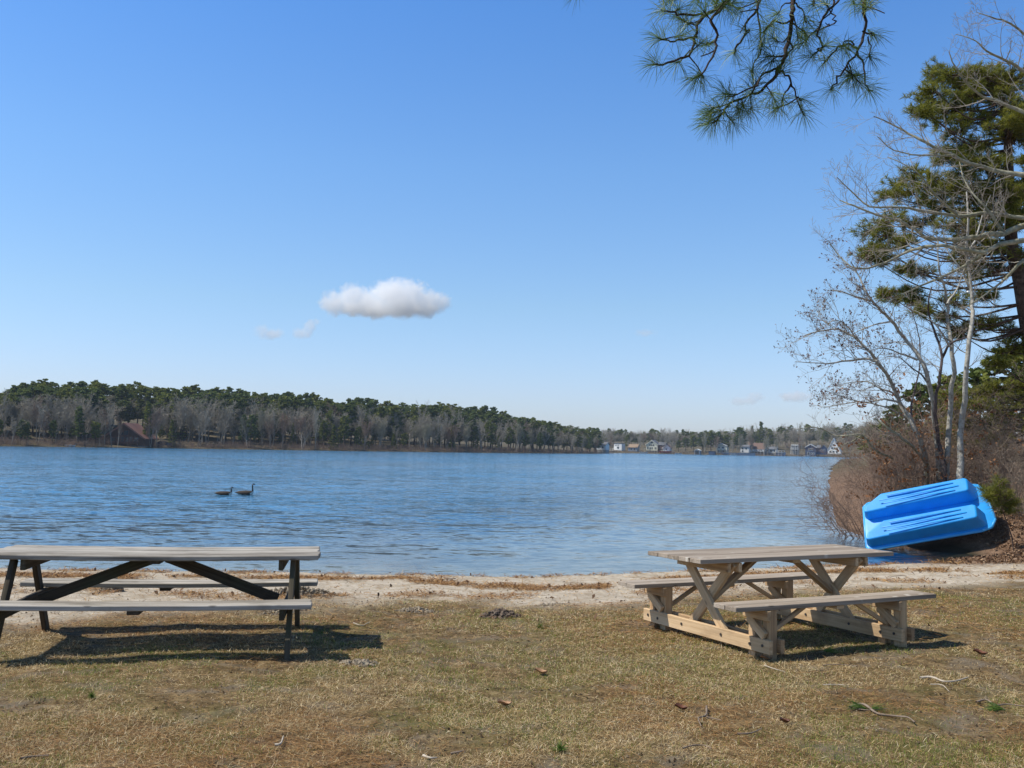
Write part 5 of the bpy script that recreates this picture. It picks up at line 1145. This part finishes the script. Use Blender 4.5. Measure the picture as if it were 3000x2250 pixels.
def green_d(x, y):
    l = lawn(x, y); g = fbm(x*.8, y*.8, 71, 3); g2 = fbm(x*3.1, y*3.1, 77, 3); right = sst(-2.5, 3.5, x)
    return np.clip((sst(.40, .66, g*.6+g2*.4)*1.45+.02+right*.18), 0, 1)*sst(-.15, 1.0, l)
def bare(x, y): return 1-.92*sst(.52, .64, fbm(x*1.6, y*1.6, 90, 3))
blades('grass', 400000, m_green, 'short thin green grass growing in patches through the dry lawn', 'grass', lambda x, y: green_d(x, y)*bare(x, y)*.85, .026, .0020, (30, 20), 1)
blades('dry_grass', 640000, m_dry, 'dead straw coloured grass and thatch lying over the lawn', 'grass', lambda x, y: (.25+.75*sst(.35, .6, fbm(x*1.2, y*1.2, 55, 3)))*sst(-.6, .7, lawn(x, y))*bare(x, y), .034, .0017, (68, 18), 2, lift=.010)
blades('pine_needles', 260000, m_rust, 'fallen rust brown pine needles scattered over the lawn', 'pine needles', lambda x, y: (.15+.85*sst(.42, .62, fbm(x*.9, y*.9, 66, 3)))*sst(-1.2, .3, lawn(x, y)), .075, .0017, (84, 6), 3, lift=.014)
# wrack line of needles, leaves and twigs along the beach
wr = np.array([G(a, b, -.22)[:2] for a, b in [(-300,1688),(0,1690),(350,1694),(600,1697),(900,1694),(1080,1690),(1180,1694),(1250,1706),(1330,1716),(1450,1727),(1550,1737),(1640,1740),(1740,1734),(1830,1722),(1950,1706),(2100,1695),(2300,1684),(2450,1678),(2600,1672),(2760,1672),(2900,1690),(3050,1700)]])
w2 = np.array([G(a, b, -.33)[:2] for a, b in [(-300,1676),(0,1678),(350,1682),(800,1689),(1000,1690),(1300,1697),(1600,1697),(1900,1686),(2300,1672),(2540,1664),(2640,1652),(2700,1650),(2780,1657),(2900,1655),(3000,1640)]])
wr3 = np.array([G(a, b, -.12)[:2] for a, b in [(-300,1740),(300,1745),(700,1760),(1150,1752),(1600,1762),(2000,1730),(2300,1712),(2700,1698),(3050,1690)]])
def wrack_d(x, y):
    a = np.abs(y-np.interp(x, wr[:,0], wr[:,1])+(fbm(x*2, y*.5, 5, 2)-.5)*.7); b = np.abs(y-np.interp(x, w2[:,0], w2[:,1])+(fbm(x*3, y*.5, 8, 2)-.5)*.3); c = np.abs(y-np.interp(x, wr3[:,0], wr3[:,1])+(fbm(x*1.5, y, 15, 2)-.5)*.8)
    n_ = fbm(x*1.9, y*1.9, 99, 3)
    return np.clip(sst(.55, .05, a)*sst(.34, .58, n_)*1.1+sst(.22, .04, b)*sst(.36,.58, n_)*.8+sst(.5, .1, c)*sst(.45,.62, n_)*.35+.015, 0, 1)*sst(-.05, .15, dgrid(x, y))
blades('shore_litter', 520000, m_rust, 'rusty drift line of pine needles and leaf bits curving along the sand', 'litter', wrack_d, .085, .0028, (78, 14), 4, region=(9.0, 21.0), lift=.03)
blades('shore_litter', 160000, m_dry, 'pale straw and grass bits strewn over the sand', 'litter', lambda x, y: (wrack_d(x, y)*.6+.05)*sst(.8, -.5, lawn(x, y)), .06, .0022, (82, 8), 5, region=(8.5, 20.0), lift=.012)
# leaf pieces: flat curled flakes
def flakes(name, n, mat, label, dens, size, seed, region, lift=.01, flat=.5):
    rs = np.random.default_rng(seed); D = rs.uniform(*region, n); px_ = rs.uniform(-60, 3100, n); x = (px_-1500)/FPX*D; y = D; k = rs.random(n) < dens(x, y); x, y = x[k], y[k]; n = len(x)
    c = np.stack([x, y, zgrid(x, y)+lift*rs.random(n)+.006], 1); a = rs.normal(0, 1, (n, 3)); a[:, 2] *= flat; a /= np.linalg.norm(a, axis=1, keepdims=True); b = np.cross(a, rs.normal(0, .35, (n, 3))+[0,0,1]); b /= np.linalg.norm(b, axis=1, keepdims=True)
    s = (size*(.5+rs.random(n)))[:, None]/2; up = np.array([0,0,1])*s*.35
    V = np.stack([c-a*s, c-b*s*.5+up, c+a*s, c+b*s*.55+up*.6], 1).reshape(-1, 3); F = np.arange(4*n).reshape(-1, 4)
    return tag(soup(name, V, F, mat, tint=np.repeat(rs.random(n), 4)), label, 'leaves', kind='stuff')
def bank_d(x, y): return sst(7.6, 9.2, x)*sst(17.0, 18.2, y)*sst(0, .25, dgrid(x, y))
leaf_dull = attr_mat('dead_leaves_dull', [(0,(.075,.042,.025)), (.5,(.20,.115,.065)), (1,(.40,.27,.17))], .8, .2, .1)
flakes('fallen_leaves', 60000, leaf_dull, 'dead brown leaves covering the bank behind and right of the boat', bank_d, .07, 6, (17.5, 23.5), .05, 1.0)
flakes('fallen_leaves', 50000, leaf_dull, 'brown leaf scraps caught in the drift line on the beach', lambda x, y: wrack_d(x, y)*.30, .055, 7, (9.5, 19), .03, .9)
m_crumb = attr_mat('soil_crumbs', [(0,(.04,.026,.015)), (.5,(.12,.088,.055)), (1,(.25,.20,.14))], .95, .1, 0)
def crumbs(name, n, mat, label, cat, dens, size, seed, region):
    rs = np.random.default_rng(seed); D = rs.uniform(*region, n); px_ = rs.uniform(-60, 3100, n); x = (px_-1500)/FPX*D; k = rs.random(n) < dens(x, D); x = x[k]; y = D[k]; n = len(x)
    s = (size*(.3+rs.random(n)**3*1.6))[:, None]; c = np.stack([x, y, zgrid(x, y)+s[:, 0]*.15], 1)
    o = np.array([(1,0,0),(-.4,.8,0),(-.5,-.8,0),(0,0,.8)])[None]+rs.normal(0, .25, (n, 4, 3)); V = (c[:, None]+o*s[:, None]*.5).reshape(-1, 3); i = np.arange(n)*4
    F = np.concatenate([np.stack([i+a, i+b, i+c_], 1) for a, b, c_ in ((0,1,3),(1,2,3),(2,0,3))]); return tag(soup(name, V, F, mat, tint=np.repeat(rs.random(n), 4)), label, cat, kind='stuff')
crumbs('soil_crumbs', 60000, m_crumb, 'crumbs of grey brown soil scattered on the bare ground', 'soil', lambda x, y: (1-bare(x, y))*.7*sst(-1.5, .5, lawn(x, y))+.10+.5*sst(.7, .1, np.abs(lawn(x, y)+.3))*sst(.45,.6,fbm(x*2,y*2,12,2)), .015, 8, (3.5, 13.5))
# dug-up heaps of grey sand
sandm = simple('dug_sand', [(.12,.092,.062), (.27,.22,.16), (.40,.34,.25)], 22, .95, .9, .02, spec=.1)
def heap(px, py, w_, d_, h_, label, seed, mat=sandm, n=150):
    g0 = G(px, py, -.12); x, y = g0[0], g0[1]
    for _ in range(3): z = ground_z(x, y); g0 = G(px, py, z); x, y = g0[0], g0[1]
    random.seed(seed); bm = bmesh.new()
    for k in range(n):
        a = random.uniform(0, 6.28); r_ = random.random()**.6; u, v = math.cos(a)*r_*w_, math.sin(a)*r_*d_; hh = h_*(1-r_**1.3)*random.uniform(.3, 1)
        s = random.uniform(.005, .026)*(1.15-r_*.5); ret = bmesh.ops.create_icosphere(bm, subdivisions=1, radius=s, matrix=Matrix.Translation((u, v, hh)))
        for vv in ret['verts']: vv.co += Vector([random.gauss(0, s*.24) for _ in range(3)]); vv.co.z = max(vv.co.z, -.03)
    me = bpy.data.meshes.new('sand_heap'); bm.to_mesh(me); bm.free(); me.materials.append(mat); o = link(bpy.data.objects.new('sand_heap', me)); o.location = (x, y, z-.005); return tag(o, label, 'sand heap')
heap(328, 1733, .13, .12, .20, 'small crumbly grey sand heap seen under the left table between its benches', 1, n=420)
heap(868, 1748, .55, .42, .12, 'wide rough heap of dug grey sand beyond the right end of the left table', 2, n=700)
heap(815, 1790, .32, .25, .05, 'low scatter of grey sand clods in front of the bigger sand heap', 3, n=420)
heap(1468, 1806, .22, .16, .07, 'dark crumbly soil mound on the lawn edge between the two tables', 4, simple('dark_soil', [(.05,.035,.025),(.15,.11,.08),(.22,.17,.13)], 22, .95, .9, .02), n=420)
heap(1215, 1790, .20, .10, .035, 'thin line of dark clods on the sand edge left of the soil mound', 5, n=200)
heap(1880//1*1-245, 1777, .30, .10, .03, 'flat line of grey clods at the turf edge near the right table', 6, n=260)
heap(1050, 1945, .16, .10, .03, 'small patch of dark clods on the lawn right of the left table', 7, n=150)
# sticks, sprigs and single leaves on the lawn
stick_m = simple('stick_bark', [(.14,.10,.07), (.32,.25,.19)], 25, .85, .4, .005)
stick_p = simple('stick_pale', [(.36,.30,.22), (.58,.50,.40)], 25, .8, .3, .004)
def on_ground(px, py):
    z = -.02
    for _ in range(4): g0 = G(px, py, z); z = ground_z(g0[0], g0[1])
    return np.array([g0[0], g0[1], z])
def stick(pp, r, label, mat=stick_m, forks=(), lift=.015, seed=0):
    random.seed(seed); parts = []
    for q, rr in [(pp, r)]+[(f, r*.6) for f in forks]:
        pts = np.array([on_ground(*a)+[0,0,rr+lift*(.4+random.random()*.8)] for a in q]); pts = catmull(pts, 4); parts.append(rod_chain(pts, np.linspace(rr, rr*.45, len(pts))*(1+.2*rng.random(len(pts))), 6))
    V, F = cat_soup(parts); c = V.mean(0); o = soup('stick', V-c, F, mat, smooth=True); o.location = c; return tag(o, label, 'stick')
stick([(2695,1992),(2730,1994),(2765,2006),(2800,2003),(2835,1993)], .009, 'thick crooked pale brown stick on the lawn right of the right table', stick_p, seed=1)
stick([(2490,2083),(2530,2075),(2570,2096),(2620,2103),(2660,2113),(2680,2126)], .008, 'long bent brown stick lying beside a green pine sprig on the lawn', seed=2, forks=([(2500,2083),(2545,2086),(2600,2084)],))
stick([(2860,2060),(2890,2058),(2915,2075),(2950,2072),(3000,2078)], .007, 'dark curved twig running off the right edge from a pine sprig', seed=3)
stick([(2070,2080),(2068,2105),(2046,2118),(2055,2140)], .006, 'small upright forked twig on the lawn below the right table', seed=4, forks=([(2068,2108),(2095,2118),(2115,2130)],), lift=.03)
stick([(2160,2160),(2200,2158),(2232,2145)], .006, 'short dark straight stick below the forked twig', seed=5)
stick([(2000,2203),(2030,2195),(2060,2194),(2085,2200)], .005, 'thin dark twig near the bottom edge below the right table', seed=6)
stick([(2410,2012),(2450,2010),(2475,2015)], .004, 'tiny pale twig just left of the thick crooked stick', stick_p, seed=7)
stick([(2725,2010),(2760,2015),(2780,2030)], .004, 'thin pale curved twig under the thick crooked stick', stick_p, seed=8)
stick([(1240,2224),(1260,2230),(1280,2228)], .007, 'short white peeled twig at the bottom of the lawn', stick_p, seed=9)
stick([(1320,2218),(1345,2212),(1362,2210)], .006, 'short dark stick beside the bright green grass tuft', seed=10)
stick([(60,2232),(100,2226),(142,2226)], .006, 'long grey twig at the bottom left corner of the lawn', seed=11)
stick([(805,2195),(822,2192),(830,2170)], .007, 'small broken twig standing up from the lawn at lower left', stick_p, seed=12, lift=.02)
stick([(2240,1960),(2270,1967),(2300,1975)], .004, 'thin pale twig at the foot of the right table', stick_p, seed=13)
stick([(2410,1955),(2450,1953),(2515,1958)], .004, 'straight thin twig in front of the right table bench shadow', seed=14)
stick([(1035,1833),(1060,1836),(1083,1829)], .006, 'short pale stick on the lawn right of the left table', stick_p, seed=15)
stick([(1300,1694),(1318,1700),(1335,1698)], .012, 'dark stick end on the sand near the water, centre', seed=16)
stick([(2655,1690),(2640,1690),(2600,1694)], .006, 'thin twig on the sand in front of the boat', seed=17)
m_sprig = attr_mat('sprig_green', [(0,(.06,.12,.02)), (1,(.20,.30,.06))], .5, .3, .3)
def sprig(px, py, ax, n, L_, label, cat='pine sprig', name='pine_sprig', spread=.35, up=.15):
    c = on_ground(px, py)+[0,0,.02]; A = np.array([[ax[0], ax[1], up]], float); V, F, T = needle_tufts(np.array([c]), A, n, L_, .0028, spread); V[:, 2] = np.maximum(V[:, 2], c[2]-.015)
    o = soup(name, V-c, F, m_sprig, tint=T); o.location = c; return tag(o, label, cat)
sprig(2925,2085,(-1,.25),90,.10,'bright green pine sprig at the right edge on the lawn')
sprig(2520,2082,(-1,.3),70,.10,'green pine sprig beside the long bent stick')
sprig(2560,2085,(1,.1),40,.09,'second smaller pine sprig right next to the long bent stick')
sprig(2425,1913,(1,0),60,.09,'green pine sprig in the shade under the right table')
sprig(1640,2205,(0,0),120,.055,'bright green grass tuft at the bottom centre of the lawn','grass tuft','grass_tuft',.9,1)
sprig(268,2047,(.3,0),90,.04,'yellow green moss like tuft on the lawn at lower left','grass tuft','grass_tuft',.9,.7)
sprig(1580,1842,(.3,0),110,.045,'small bright green grass tuft between the two tables','grass tuft','grass_tuft',.9,.9)
leaf_r = simple('dead_leaf_red_brown', [(.09,.035,.022), (.20,.085,.05)], 30, .6, .3, .004); leaf_t = simple('dead_leaf_tan', [(.30,.16,.085), (.46,.28,.16)], 30, .6, .3, .004)
def leaf(px, py, L_, mat, label, seed):
    random.seed(seed); c = on_ground(px, py)+[0,0,.012]; n = 9; up = []; dn = []
    for i in range(n+1):
        t = i/n; w_ = L_*.30*math.sin(math.pi*min(1,t*1.05))**.7*(1+.35*(i % 2)); z = .12*L_*math.cos(t*5)+.02; up.append((L_*(t-.5), w_, z+w_*.5)); dn.append((L_*(t-.5), -w_, z+w_*.35))
    mid = [(L_*(i/n-.5), 0, .12*L_*math.cos(i/n*5)+.01) for i in range(n+1)]; V = up+mid+dn; k = n+1
    F = [(i, i+1, k+i+1, k+i) for i in range(n)]+[(k+i, k+i+1, 2*k+i+1, 2*k+i) for i in range(n)]
    mb = MB(); mb.add(V, F); o = mb.build('dead_leaf', mat, None, 0, True); o.location = c; o.rotation_euler = (0, 0, random.uniform(-.5, .5)); return tag(o, label, 'leaf')
leaf(2873,1922,.11,leaf_r,'dark red brown dead leaf standing on the lawn right of the right table',1)
leaf(1478,2073,.10,leaf_t,'curled pinkish tan leaf on the lawn, lower centre',2)
leaf(1585,1978,.09,leaf_t,'small orange dead leaf above the curled tan leaf',3)
leaf(1995,2085,.08,leaf_r,'dark red dead leaf on the lawn left of the forked twig',4)
leaf(2245,1938,.10,leaf_t,'orange dead leaf against the front foot of the right table',5)
leaf(2300,2125,.07,leaf_r,'small dark dead leaf right of the straight stick',6)
# ------------------------------------------------------------------ thin spring haze over the lake
hz = MB(); hz.span(-1200, 1200, -120, 1300, -7, 40)
hm = bpy.data.materials.new('haze_air'); hm.use_nodes = True; nt = hm.node_tree; nt.nodes.clear()
ho = N(nt, 'ShaderNodeOutputMaterial'); pv = N(nt, 'ShaderNodeVolumePrincipled'); pv.inputs['Color'].default_value = (.80, .90, 1, 1); pv.inputs['Density'].default_value = .00011
nt.links.new(pv.outputs[0], ho.inputs['Volume'])
o = hz.build('haze', hm); o['kind'] = 'stuff'
